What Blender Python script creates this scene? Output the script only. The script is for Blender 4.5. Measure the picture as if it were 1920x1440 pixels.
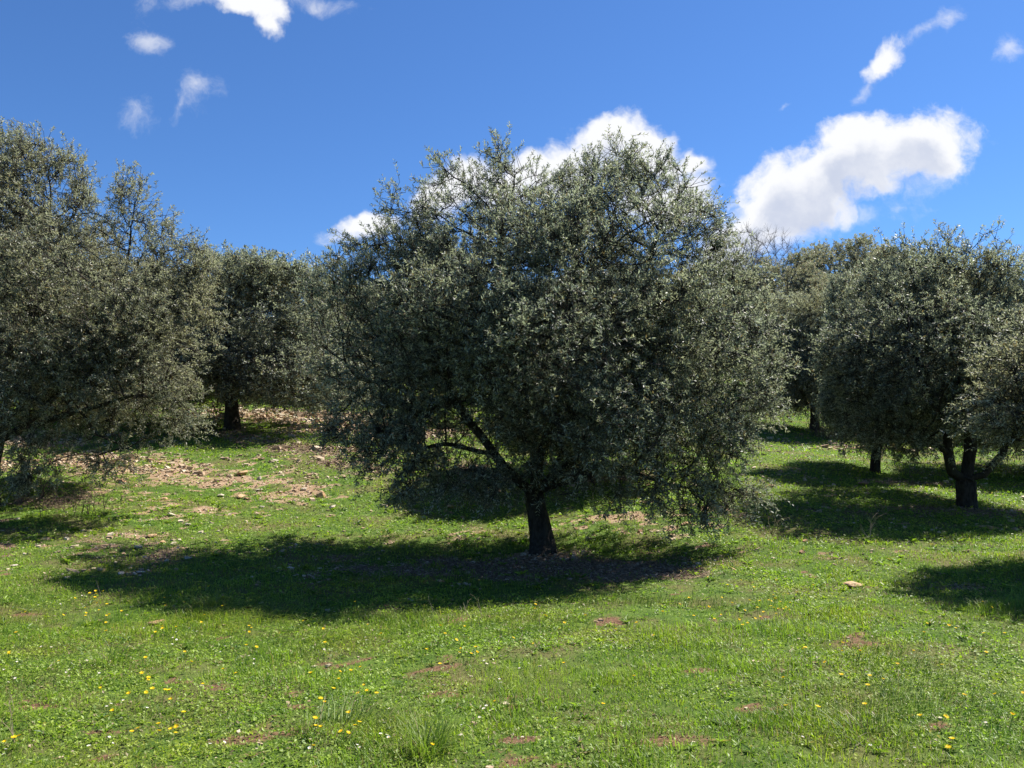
import bpy, math
import numpy as np
from mathutils import Vector

for o in list(bpy.data.objects):
    bpy.data.objects.remove(o)
SC = bpy.context.scene
COL = SC.collection
R = math.radians

# ------------------------------------------------------------------ camera, world, sun, exposure
CAM_H = 1.6
PITCH = R(3.05)
FPX = 1500.0                      # focal length in pixels of the 1920 px wide photograph
cam_d = bpy.data.cameras.new('camera')
cam = bpy.data.objects.new('camera', cam_d)
COL.objects.link(cam)
cam.location = (0, 0, CAM_H)
cam.rotation_euler = (R(90) + PITCH, 0, 0)
cam_d.sensor_width = 36.0
cam_d.lens = 36.0 * FPX / 1920.0
cam_d.clip_start = 0.05
cam_d.clip_end = 2000
SC.camera = cam

SUN_VEC = Vector((0.64, 0.46, 1.0)).normalized()     # towards the sun
SUN_EL = math.asin(SUN_VEC.z)
SUN_AZ = math.atan2(SUN_VEC.x, SUN_VEC.y)
SUN_STRENGTH = 5.0
SKY_STRENGTH = 0.05
SC.view_settings.view_transform = 'Standard'
SC.view_settings.look = 'None'
SC.view_settings.exposure = 1.2
SC.view_settings.gamma = 1.0

sun_d = bpy.data.lights.new('sun', 'SUN')
sun_d.energy = SUN_STRENGTH
sun_d.angle = R(0.53)
sun_d.color = (1.0, 0.955, 0.88)
sun = bpy.data.objects.new('sun', sun_d)
COL.objects.link(sun)
sun.rotation_euler = (-SUN_VEC).to_track_quat('-Z', 'Y').to_euler()
sun.location = (10, 6, 20)

def nd(nt, kind, **kw):
    n = nt.nodes.new(kind)
    for k, v in kw.items():
        if k.startswith('i_'):
            key = k[2:]
            n.inputs[int(key) if key.isdigit() else key].default_value = v
        else:
            setattr(n, k, v)
    return n

def mth(nt, op, a, b=None, c=None, clamp=False):
    n = nt.nodes.new('ShaderNodeMath')
    n.operation = op
    n.use_clamp = clamp
    for i, v in enumerate((a, b, c)):
        if v is None:
            continue
        if isinstance(v, (int, float)):
            n.inputs[i].default_value = v
        else:
            nt.links.new(v, n.inputs[i])
    return n.outputs[0]

def vmth(nt, op, a, b=None, scale=None):
    n = nt.nodes.new('ShaderNodeVectorMath')
    n.operation = op
    for i, v in enumerate((a, b)):
        if v is None:
            continue
        if isinstance(v, (tuple, list)):
            n.inputs[i].default_value = v
        else:
            nt.links.new(v, n.inputs[i])
    if scale is not None:
        n.inputs['Scale'].default_value = scale
    return n.outputs['Value'] if op in ('LENGTH', 'DOT_PRODUCT') else n.outputs[0]

def noise(nt, vec, scale, detail=4, rough=0.5, dist=0.0, color=False):
    n = nt.nodes.new('ShaderNodeTexNoise')
    nt.links.new(vec, n.inputs['Vector'])
    n.inputs['Scale'].default_value = scale
    n.inputs['Detail'].default_value = detail
    n.inputs['Roughness'].default_value = rough
    n.inputs['Distortion'].default_value = dist
    return n.outputs['Color' if color else 0]

def sstep(nt, v, a, b, lo=0.0, hi=1.0):
    n = nt.nodes.new('ShaderNodeMapRange')
    n.interpolation_type = 'SMOOTHSTEP'
    nt.links.new(v, n.inputs[0])
    n.inputs[1].default_value = a
    n.inputs[2].default_value = b
    n.inputs[3].default_value = lo
    n.inputs[4].default_value = hi
    return n.outputs[0]

def mixc(nt, f, a, b, mode='MIX'):
    n = nt.nodes.new('ShaderNodeMix')
    n.data_type = 'RGBA'
    n.blend_type = mode
    for sock, v in ((n.inputs[0], f), (n.inputs[6], a), (n.inputs[7], b)):
        if isinstance(v, (int, float)):
            sock.default_value = v
        elif isinstance(v, (tuple, list)):
            sock.default_value = (*v[:3], 1)
        else:
            nt.links.new(v, sock)
    return n.outputs[2]

def pix_dir(px, py):
    a = (px - 960) / FPX
    b = (720 - py) / FPX
    return (a, math.cos(PITCH) - b * math.sin(PITCH), math.sin(PITCH) + b * math.cos(PITCH))

def build_world():
    w = bpy.data.worlds.new('World')
    SC.world = w
    w.use_nodes = True
    nt = w.node_tree
    nt.nodes.clear()
    out = nd(nt, 'ShaderNodeOutputWorld')
    bg = nd(nt, 'ShaderNodeBackground')
    bg.inputs['Strength'].default_value = SKY_STRENGTH
    nt.links.new(bg.outputs[0], out.inputs[0])
    sky = nd(nt, 'ShaderNodeTexSky', sky_type='NISHITA')
    sky.sun_disc = False
    sky.sun_elevation = SUN_EL
    sky.sun_rotation = SUN_AZ
    sky.altitude = 300
    sky.air_density = 1.0
    sky.dust_density = 0.15
    sky.ozone_density = 2.5
    tint = mixc(nt, 1.0, sky.outputs[0], SKY_TINT, 'MULTIPLY')
    # clouds: a field on the sky dome, in directions (x/y, z/y), broken up by noise
    tc = nd(nt, 'ShaderNodeTexCoord')
    sep = nd(nt, 'ShaderNodeSeparateXYZ')
    nt.links.new(tc.outputs['Generated'], sep.inputs[0])
    yy = mth(nt, 'MAXIMUM', sep.outputs[1], 0.05)
    u = mth(nt, 'DIVIDE', sep.outputs[0], yy)
    v = mth(nt, 'DIVIDE', sep.outputs[2], yy)
    com = nd(nt, 'ShaderNodeCombineXYZ')
    nt.links.new(u, com.inputs[0])
    nt.links.new(v, com.inputs[1])
    P = com.outputs[0]
    w1 = vmth(nt, 'SUBTRACT', noise(nt, P, 7.0, 5, 0.6, color=True), (0.5, 0.5, 0.5))
    P2 = vmth(nt, 'ADD', P, vmth(nt, 'SCALE', w1, scale=0.085))
    def field(Pn, lobes):
        acc = None
        for (px, py, rx, ry, rot, amp) in lobes:
            d = pix_dir(px, py)
            mp = nt.nodes.new('ShaderNodeMapping')
            mp.vector_type = 'TEXTURE'
            nt.links.new(Pn, mp.inputs[0])
            mp.inputs['Location'].default_value = (d[0] / d[1], d[2] / d[1], 0)
            mp.inputs['Rotation'].default_value = (0, 0, R(rot))
            mp.inputs['Scale'].default_value = (rx / FPX, ry / FPX, 1)
            ln = vmth(nt, 'LENGTH', mp.outputs[0])
            f = mth(nt, 'MULTIPLY_ADD', ln, -amp, amp)
            acc = f if acc is None else mth(nt, 'SMOOTH_MAX', acc, f, 0.25)
        return acc
    thick = [(1722, 272, 108, 78, 10, 1.1), (1625, 300, 140, 92, 25, 1.15), (1515, 360, 130, 98, 30, 1.1),
             (1425, 425, 125, 92, 40, 1.0), (1375, 480, 100, 75, 40, .85),
             (1160, 268, 125, 76, 0, 1.2), (1065, 315, 120, 60, 25, 1.05), (1000, 320, 70, 40, 20, .9), (1235, 290, 70, 55, -20, 1.0),
             (1302, 292, 34, 26, 0, .8), (960, 350, 100, 50, 20, .8), (840, 362, 95, 50, 30, .95),
             (680, 428, 85, 34, 12, 1.0), (1250, 370, 120, 60, 0, .8),
             (475, 8, 85, 40, -15, .85), (500, 45, 40, 26, -30, .7), (1662, 118, 56, 32, 30, .85),
             ]
    faint = [(275, 85, 50, 34, -5, .95), (1888, 92, 44, 36, 50, .8), (252, 222, 40, 36, 70, .62), (368, 175, 55, 36, 40, .5), (1620, 165, 50, 14, 35, .55),
             (1735, 65, 70, 14, 40, .5), (1775, 35, 24, 20, 60, .55), (1600, 415, 70, 18, 10, .5), (1322, 355, 26, 16, 50, .5),
             (380, 0, 110, 22, 0, .55), (600, 3, 110, 20, 0, .55), (1462, 208, 14, 7, 20, .5), (340, 210, 30, 12, 40, .45),
             (1750, 340, 70, 30, 30, .6), (280, 10, 40, 26, 60, .3), (1690, 400, 60, 20, 0, .25)]
    nf = noise(nt, P2, 17.0, 9, 0.60)
    d1 = mth(nt, 'ADD', field(P2, thick), mth(nt, 'MULTIPLY_ADD', nf, 1.6, -0.80))
    c1 = sstep(nt, d1, -0.06, 0.46)
    nf2 = noise(nt, P2, 26.0, 8, 0.68)
    d2 = mth(nt, 'ADD', field(P2, faint), mth(nt, 'MULTIPLY_ADD', nf2, 1.5, -0.75))
    c2 = sstep(nt, d2, -0.05, 0.95, 0, 0.60)
    cov = mth(nt, 'MAXIMUM', c1, c2)
    cov = mth(nt, 'MULTIPLY', cov, sstep(nt, sep.outputs[1], 0.1, 0.3))
    dup_ = field(vmth(nt, 'ADD', P2, (0.012, 0.030, 0)), thick)
    # cloud body: bright rims, slightly grey where thick and low
    sh = noise(nt, vmth(nt, 'ADD', P2, (0.02, 0.03, 0)), 11.0, 6, 0.55)
    grey = mth(nt, 'MULTIPLY', sstep(nt, mth(nt, 'ADD', dup_, mth(nt, 'MULTIPLY_ADD', nf, .8, -.4)), 0.30, 0.80), sstep(nt, sh, 0.25, 0.60, .35, 1), clamp=True)
    ccol = mixc(nt, grey, tuple(c / SKY_STRENGTH for c in CLOUD_W), tuple(c / SKY_STRENGTH for c in CLOUD_G))
    nt.links.new(mixc(nt, cov, tint, ccol), bg.inputs['Color'])

SKY_TINT = (0.56, 0.88, 1.30)
CLOUD_W = (0.43, 0.435, 0.45)
CLOUD_G = (0.27, 0.295, 0.36)
build_world()

# ------------------------------------------------------------------ helpers
rng = np.random.default_rng(7)

def tag(o, label=None, cat=None, group=None, kind=None):
    if label: o['label'] = label
    if cat: o['category'] = cat
    if group: o['group'] = group
    if kind: o['kind'] = kind
    return o

def thing(name, loc, label, cat, group=None):
    o = bpy.data.objects.new(name, None)
    o.empty_display_size = 0.2
    COL.objects.link(o)
    o.location = loc
    return tag(o, label, cat, group)

def mesh_np(name, V, polys, mats, attrs=None, mat_idx=None, smooth=False):
    """polys: list of integer arrays (m,k)"""
    me = bpy.data.meshes.new(name)
    V = np.asarray(V, dtype=np.float32)
    me.vertices.add(len(V))
    me.vertices.foreach_set('co', V.ravel())
    loops = np.concatenate([p.ravel() for p in polys]).astype(np.int32)
    tot = np.concatenate([np.full(len(p), p.shape[1], dtype=np.int32) for p in polys])
    start = np.concatenate([[0], np.cumsum(tot)[:-1]]).astype(np.int32)
    me.loops.add(len(loops))
    me.loops.foreach_set('vertex_index', loops)
    me.polygons.add(len(tot))
    me.polygons.foreach_set('loop_start', start)
    me.polygons.foreach_set('loop_total', tot)
    if not isinstance(mats, (list, tuple)): mats = [mats]
    for m in mats: me.materials.append(m)
    if mat_idx is not None:
        me.polygons.foreach_set('material_index', np.asarray(mat_idx, dtype=np.int32))
    me.polygons.foreach_set('use_smooth', np.full(len(tot), bool(smooth)))
    for k, a in (attrs or {}).items():
        at = me.attributes.new(k, 'FLOAT', 'POINT')
        at.data.foreach_set('value', np.asarray(a, dtype=np.float32))
    me.update(calc_edges=True)
    me.validate()
    return me

def link(name, me, parent=None):
    o = bpy.data.objects.new(name, me)
    COL.objects.link(o)
    if parent: o.parent = parent
    return o

def hash3(ix, iy, iz, seed):
    h = (ix.astype(np.int64) * 374761393 + iy.astype(np.int64) * 668265263 + iz.astype(np.int64) * 2147483647 + seed * 974711) & 0xffffffff
    h = ((h ^ (h >> 13)) * 1274126177) & 0xffffffff
    h = (h ^ (h >> 16)) & 0xffffffff
    return h / 4294967295.0

def vnoise(P, scale, seed=0, octaves=1):
    P = np.atleast_2d(P) * scale
    if P.shape[1] == 2:
        P = np.hstack([P, np.zeros((len(P), 1))])
    tot = 0; amp = 1; nrm = 0
    for o in range(octaves):
        i = np.floor(P).astype(np.int64); f = P - i
        f = f * f * (3 - 2 * f)
        r = 0
        for dx in (0, 1):
            for dy in (0, 1):
                for dz in (0, 1):
                    w = (f[:, 0] if dx else 1 - f[:, 0]) * (f[:, 1] if dy else 1 - f[:, 1]) * (f[:, 2] if dz else 1 - f[:, 2])
                    r = r + w * hash3(i[:, 0] + dx, i[:, 1] + dy, i[:, 2] + dz, seed + o)
        tot = tot + amp * r; nrm += amp; amp *= 0.5; P = P * 2.03
    return tot / nrm

def nrmz(a):
    return a / np.maximum(np.linalg.norm(a, axis=-1, keepdims=True), 1e-9)

# ------------------------------------------------------------------ terrain
def pt(px, py, Y):
    d = pix_dir(px, py)
    t = Y / d[1]
    return np.array((d[0] * t, Y, CAM_H + d[2] * t))

ctrl = [(0, 0, 0), (-4, 0, 0), (4, 0, 0), (0, -7, -0.2), (-14, -5, 0.1), (14, -5, -0.2), (0, 4, 0), (-3.6, 5, 0), (3.6, 5, 0)]
for p in [(1016, 1036, 11), (100, 1060, 9.4), (1850, 1112, 8), (8, 952, 12.4), (435, 806, 20), (1812, 948, 14), (1640, 884, 18.5),
          (1528, 806, 26), (1500, 752, 34), (560, 768, 25), (60, 790, 20), (1100, 905, 15.6), (330, 960, 12.6), (600, 890, 15.4),
          (1300, 960, 12.7), (1050, 790, 23), (850, 775, 24.5), (1300, 820, 21.5)]:
    ctrl.append(tuple(pt(*p)))
for x in (-34, -12, 12, 34):
    ctrl.append((x, 46, 5.3 + 0.01 * abs(x))); ctrl.append((x * 1.2, 64, 8.6))
for x in (-120, -40, 40, 120):
    ctrl.append((x, 110, 12.5)); ctrl.append((x * 1.2, 190, 14))
ctrl += [(-26, 12, 1.4), (26, 12, 0.2), (-60, 0, 2.0), (60, 0, -1.0), (-60, -60, -1), (60, -60, -2), (30, 26, 1.6), (-30, 26, 3.2)]
ctrl = np.array(ctrl, dtype=float)
def _k(r2):
    return 0.5 * r2 * np.log(r2 + 1e-9)
_n = len(ctrl)
_D = ((ctrl[:, None, :2] - ctrl[None, :, :2]) ** 2).sum(-1)
_A = np.zeros((_n + 3, _n + 3))
_A[:_n, :_n] = _k(_D) + np.eye(_n) * 0.6
_A[:_n, _n] = 1; _A[:_n, _n + 1:] = ctrl[:, :2]
_A[_n, :_n] = 1; _A[_n + 1:, :_n] = ctrl[:, :2].T
_W = np.linalg.solve(_A, np.concatenate([ctrl[:, 2], [0, 0, 0]]))
def hz(x, y):
    x = np.asarray(x, dtype=float); y = np.asarray(y, dtype=float)
    sh = x.shape
    P = np.stack([x.ravel(), y.ravel()], 1)
    out = np.empty(len(P))
    for i in range(0, len(P), 50000):
        q = P[i:i + 50000]
        D = ((q[:, None, :] - ctrl[None, :, :2]) ** 2).sum(-1)
        out[i:i + 50000] = _k(D) @ _W[:_n] + _W[_n] + q @ _W[_n + 1:]
    out += (vnoise(P, 0.45, 11) - 0.5) * 0.10 + (vnoise(P, 2.2, 12) - 0.5) * 0.035
    return out.reshape(sh)

def ground_px(px, py):
    """where the ray through a pixel of the photograph meets the ground"""
    d = np.array(pix_dir(px, py))
    Y = np.concatenate([np.arange(2.5, 15, 0.04), np.arange(15, 90, 0.15)])
    t = Y / d[1]
    z = CAM_H + d[2] * t
    g = hz(d[0] * t, Y)
    k = np.argmax(z < g)
    return np.array((d[0] * t[k], Y[k], g[k]))

# patches where the soil shows: pixel centre, radii in metres (across, away), strength
soil_px = [(40, 825, 2.0, 1.3, .9), (170, 865, 1.6, 1.0, .9), (300, 885, 1.8, .9, .95), (420, 905, 1.8, .8, .95), (530, 925, 1.5, .7, .9), (330, 960, 2.4, .9, .55), (250, 1010, 1.5, .7, .5),
           (620, 915, .9, .6, .7), (560, 782, 3.2, 1.8, 1.2), (680, 805, 2.6, 2.2, 1.0), (600, 850, 1.8, 1.4, .75), (480, 905, 2.2, 1.0, .75), (250, 930, 1.6, .6, .6), (420, 960, 1.5, .35, .5),
           (1130, 975, 1.3, .4, .95), (1220, 990, .8, .4, .7), (1340, 960, .8, .5, .7), (980, 945, .8, .4, .45),
           (1440, 900, .6, .5, .6), (1600, 840, 1.6, .8, .7), (1500, 760, 2.0, 1.4, .6), (1650, 905, 1.2, .4, .5), (1480, 890, .5, .8, .5),
           (1016, 1045, .7, .45, 1.1), (180, 1040, 1.2, .4, .45), (250, 1075, .7, .3, .6), (430, 1020, 1.2, .3, .3),
           (370, 1292, .20, .09, 1.1), (80, 1332, .17, .08, 1.2), (45, 1318, .10, .06, .9), (30, 1360, .15, .1, .6), (225, 1322, .09, .05, .8),
           (575, 1328, .16, .08, 1.0), (640, 1318, .12, .07, .7), (800, 1162, .30, .2, .8), (870, 1165, .25, .18, .8), (940, 1180, .2, .1, .5),
           (1250, 1390, .17, .08, 1.1), (1330, 1260, .16, .1, .7), (1480, 1262, .22, .12, .7), (975, 1388, .13, .10, 1.0), (840, 1305, .25, .08, .7),
           (590, 1410, .14, .09, .7), (1570, 1425, .14, .07, .7), (1760, 1365, .15, .08, .6), (1450, 1330, .25, .08, .6), (1005, 1325, .2, .07, .7),
           (130, 1205, .14, .10, .6), (270, 1150, .12, .1, .6), (420, 1195, .12, .1, .5), (1900, 1255, .2, .1, .5), (1120, 1440, .15, .08, .6),
           (1450, 1080, .7, .4, .4), (1330, 1060, .6, .3, .4), (1700, 1240, .3, .1, .35), (620, 1160, .3, .12, .5), (700, 1260, .2, .08, .4)]
litter_px = [(580, 845, 1.5, .9, .8), (520, 830, 1.2, .6, .6), (640, 868, .9, .5, .7), (1000, 1062, 2.0, .8, 1.0), (820, 1070, 1.8, .7, .7), (560, 1040, 1.6, .5, .45), (280, 1050, 1.2, .5, .5), (1180, 1075, 1.1, .45, .9),
             (1600, 818, 1.4, .9, .8), (1700, 905, 1.0, .4, .8), (1800, 960, 1.8, .6, .7), (1600, 960, 1.6, .5, .4), (120, 940, .9, .45, .8), (260, 1035, 1.0, .35, .5),
             (700, 880, 1.2, .8, .6), (900, 880, 2.0, 1.0, .5), (435, 815, 1.5, 1.2, .6), (1150, 895, 1.5, .8, .6), (60, 1010, 1.2, .6, .4), (1850, 1100, 1.0, .5, .3)]
def prep(lst):
    return [(*ground_px(a, b)[:2], rx, ry, s) for a, b, rx, ry, s in lst]
SOIL = prep(soil_px); LIT = prep(litter_px)
def patches(P, L):
    out = np.zeros(len(P))
    for (cx, cy, rx, ry, s) in L:
        q = ((P[:, 0] - cx) / rx) ** 2 + ((P[:, 1] - cy) / ry) ** 2
        out = np.maximum(out, s * np.exp(-0.9 * q))
    return out
def soil_mask(P):
    m = patches(P, SOIL)
    m = np.maximum(m, .85 * np.clip(vnoise(P, 2.3, 37, 2) * 2.6 - 1.45, 0, 1) * (P[:, 1] < 16))
    n = vnoise(P, 5.5, 31, 3); n2 = vnoise(P, 1.1, 33, 2)
    n3 = vnoise(P, 19.0, 35, 2)
    return np.clip((m * .9 + (n - 0.5) * 1.2 + (n2 - 0.5) * 0.5 + (n3 - .5) * .8 - 0.36) * 1.9, 0, .95)
def litter_mask(P):
    m = patches(P, LIT)
    return np.clip((m + (vnoise(P, 3.2, 41, 3) - 0.5) * 0.9 - 0.25) * 1.8, 0, 1)

def attr(nt, name):
    a = nd(nt, 'ShaderNodeAttribute')
    a.attribute_name = name
    return a.outputs['Fac']

def new_mat(name):
    m = bpy.data.materials.new(name)
    m.use_nodes = True
    nt = m.node_tree
    nt.nodes.clear()
    out = nd(nt, 'ShaderNodeOutputMaterial')
    return m, nt, out

def principled(nt, out, color, rough=0.7, spec=0.3, bump=None, bstr=0.5, bdist=0.01):
    p = nd(nt, 'ShaderNodeBsdfPrincipled')
    if isinstance(color, tuple): p.inputs['Base Color'].default_value = (*color, 1)
    else: nt.links.new(color, p.inputs['Base Color'])
    p.inputs['Roughness'].default_value = rough
    p.inputs['Specular IOR Level'].default_value = spec
    if bump is not None:
        b = nd(nt, 'ShaderNodeBump')
        b.inputs['Strength'].default_value = bstr
        b.inputs['Distance'].default_value = bdist
        nt.links.new(bump, b.inputs['Height'])
        nt.links.new(b.outputs[0], p.inputs['Normal'])
    if out is not None:
        nt.links.new(p.outputs[0], out.inputs[0])
    return p

def mat_ground():
    m, nt, out = new_mat('ground_soil_and_moss')
    g = nd(nt, 'ShaderNodeNewGeometry')
    P = g.outputs['Position']
    n1 = noise(nt, P, 1.3, 4); n2 = noise(nt, P, 9, 6, 0.6); n3 = noise(nt, P, 45, 5, 0.65); n4 = noise(nt, P, 160, 3, 0.6)
    grass = mixc(nt, sstep(nt, n2, .35, .65), (0.045, 0.090, 0.014), (0.10, 0.16, 0.026))
    grass = mixc(nt, sstep(nt, n1, .42, .68), grass, (0.125, 0.115, 0.045))
    grass = mixc(nt, mth(nt, 'MULTIPLY', sstep(nt, n3, .55, .7), .6), grass, (0.16, 0.12, 0.06))
    soil = mixc(nt, sstep(nt, n2, .3, .7), (0.24, 0.14, 0.08), (0.40, 0.29, 0.185))
    soil = mixc(nt, sstep(nt, n3, .52, .62), soil, (0.38, 0.29, 0.19))
    # the meadow soil near the path is darker and redder than the stony strip up the slope
    ys = nd(nt, 'ShaderNodeSeparateXYZ'); nt.links.new(P, ys.inputs[0])
    soil = mixc(nt, sstep(nt, ys.outputs[1], 11.5, 8.5), soil, mixc(nt, sstep(nt, n3, .35, .65), (0.085, 0.048, 0.030), (0.23, 0.135, 0.080)))
    soil = mixc(nt, mth(nt, 'MULTIPLY', sstep(nt, n4, .5, .7), .5), soil, (0.10, 0.05, 0.03))
    lit = mixc(nt, sstep(nt, n3, .4, .6), (0.10, 0.066, 0.042), (0.24, 0.175, 0.115))
    ms = sstep(nt, mth(nt, 'ADD', attr(nt, 'soil'), mth(nt, 'MULTIPLY_ADD', n3, .7, -.35)), .3, .6)
    ml = sstep(nt, mth(nt, 'ADD', attr(nt, 'litter'), mth(nt, 'MULTIPLY_ADD', n3, .7, -.35)), .3, .7)
    c = mixc(nt, ms, grass, soil)
    c = mixc(nt, ml, c, lit)
    h = mth(nt, 'ADD', n3, mth(nt, 'MULTIPLY', n4, .5))
    principled(nt, out, c, .95, .1, h, .9, .02)
    return m

def axis(parts):
    out = []
    for a, b, s in parts:
        out.append(np.arange(a, b, s))
    return np.concatenate(out)

gx = axis([(-400, -100, 30), (-100, -30, 5), (-30, -12, .6), (-12, 14, .11), (14, 30, .6), (30, 100, 5), (100, 401, 30)])
gy = axis([(-200, -40, 20), (-40, -6, 2), (-6, 2, .4), (2, 15, .09), (15, 30, .16), (30, 50, .5), (50, 110, 4), (110, 501, 26)])
GX, GY = np.meshgrid(gx, gy)
GZ = hz(GX, GY)
far = np.clip((np.hypot(GX, GY) - 130) / 60, 0, 1)
GZ = GZ * (1 - far) + far * np.clip(GZ, -3, 14)
nx, ny = len(gx), len(gy)
idx = np.arange(nx * ny).reshape(ny, nx)
quads = np.stack([idx[:-1, :-1], idx[:-1, 1:], idx[1:, 1:], idx[1:, :-1]], -1).reshape(-1, 4)
GP = np.stack([GX.ravel(), GY.ravel()], 1)
me = mesh_np('ground', np.stack([GX.ravel(), GY.ravel(), GZ.ravel()], 1), [quads], mat_ground(),
             {'soil': soil_mask(GP), 'litter': litter_mask(GP)}, smooth=True)
tag(link('ground', me), 'grassy olive grove slope with stony red soil patches', 'ground', kind='structure')

# ------------------------------------------------------------------ leaf and bark materials
def leaf_mat(name, top, top2, under, trans=0.3, gloss=0.5, dry=(0.20, 0.15, 0.08), dry_amt=0.06, tcol=None):
    m, nt, out = new_mat(name)
    v = attr(nt, 'var')
    g = nd(nt, 'ShaderNodeNewGeometry')
    c = mixc(nt, v, top, top2)
    c = mixc(nt, g.outputs['Backfacing'], c, under)
    vv = mth(nt, 'FRACT', mth(nt, 'MULTIPLY', v, 37.3))
    c = mixc(nt, mth(nt, 'LESS_THAN', vv, dry_amt), c, dry)
    c = mixc(nt, sstep(nt, noise(nt, g.outputs['Position'], 1.1, 2), .35, .7, .0, .45), c, mixc(nt, 1.0, c, (1.12, 1.0, .80), 'MULTIPLY'))
    p = principled(nt, None, c, 0.48, gloss)
    t = nd(nt, 'ShaderNodeBsdfTranslucent')
    tc = mixc(nt, 1.0, c, tcol or (1.10, 1.20, .86), 'MULTIPLY')
    nt.links.new(tc, t.inputs[0])
    mx = nd(nt, 'ShaderNodeMixShader')
    mx.inputs[0].default_value = trans
    nt.links.new(p.outputs[0], mx.inputs[1])
    nt.links.new(t.outputs[0], mx.inputs[2])
    nt.links.new(mx.outputs[0], out.inputs[0])
    return m

M_OLIVE = leaf_mat('olive_leaf', (0.068, 0.080, 0.054), (0.140, 0.153, 0.108), (0.37, 0.385, 0.32), .34, .45)
M_OLIVE_WARM = leaf_mat('olive_leaf_warm', (0.086, 0.092, 0.062), (0.168, 0.170, 0.117), (0.385, 0.38, 0.305), .37, .45)
M_FAR = leaf_mat('far_tree_leaf_hazed', (0.15, 0.165, 0.115), (0.25, 0.26, 0.19), (0.32, 0.32, 0.26), .35, .3, (0.30, 0.25, 0.20), .25)  # leaf colours paled to stand in for haze over the hilltop trees

def bark_mat(name, a, b):
    m, nt, out = new_mat(name)
    g = nd(nt, 'ShaderNodeTexCoord')
    mp = nd(nt, 'ShaderNodeMapping')
    nt.links.new(g.outputs['Object'], mp.inputs[0])
    mp.inputs['Scale'].default_value = (1, 1, .35)
    n = noise(nt, mp.outputs[0], 26, 6, .65)
    n2 = noise(nt, g.outputs['Object'], 5, 3)
    c = mixc(nt, sstep(nt, n, .35, .65), a, b)
    c = mixc(nt, mth(nt, 'MULTIPLY', sstep(nt, n2, .5, .7), .4), c, (0.065, 0.07, 0.045))
    principled(nt, out, c, .9, .15, n, 1.0, .03)
    return m
M_BARK = bark_mat('olive_bark', (0.022, 0.018, 0.014), (0.060, 0.050, 0.040))
M_BARE = bark_mat('bare_tree_bark', (0.18, 0.145, 0.125), (0.32, 0.26, 0.23))

# ------------------------------------------------------------------ tree growth
def colonize(rg, start_pts, start_par, attractors, step, kill, infl, tropism=0.12, maxit=160):
    pos = np.array(start_pts, dtype=float)
    par = list(start_par)
    kids = np.zeros(len(pos), dtype=int)
    for p in par:
        if p >= 0: kids[p] += 1
    A = attractors.copy()
    def near(A, Q):
        bi = np.zeros(len(A), dtype=int); bd = np.full(len(A), 1e9)
        for i in range(0, len(Q), 400):
            D = ((A[:, None, :] - Q[None, i:i + 400, :]) ** 2).sum(-1)
            j = D.argmin(1); d = D[np.arange(len(A)), j]
            m = d < bd
            bd[m] = d[m]; bi[m] = j[m] + i
        return bi, bd
    ni, ndist = near(A, pos)
    for it in range(maxit):
        if len(A) < 4: break
        act = ndist < infl * infl
        if not act.any():
            act = ndist < (infl * 3) ** 2
            if not act.any(): break
        d = nrmz(A[act] - pos[ni[act]])
        S = np.zeros_like(pos)
        np.add.at(S, ni[act], d)
        src = np.unique(ni[act])
        src = src[kids[src] < 3]
        if len(src) == 0: break
        dirs = nrmz(nrmz(S[src]) + rg.normal(0, .16, (len(src), 3)) + np.array([0, 0, tropism]))
        new = pos[src] + dirs * step
        base = len(pos)
        pos = np.vstack([pos, new]); par += list(src); kids[src] += 1
        kids = np.concatenate([kids, np.zeros(len(new), dtype=int)])
        bi, bd = near(A, new)
        m = bd < ndist
        ndist[m] = bd[m]; ni[m] = bi[m] + base
        keep = ndist > kill * kill
        A = A[keep]; ndist = ndist[keep]; ni = ni[keep]
    return pos, np.array(par), kids

def lobes_sample(rg, lobes, n, shell=0.5):
    L = np.array(lobes, dtype=float)       # cx cy cz rx ry rz w
    vol = L[:, 3] * L[:, 4] * L[:, 5] * L[:, 6]
    k = rg.choice(len(L), n, p=vol / vol.sum())
    d = nrmz(rg.normal(size=(n, 3)))
    r = rg.random(n) ** (1 / 3 * shell + .02)
    return L[k, :3] + d * r[:, None] * L[k, 3:6]

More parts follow.
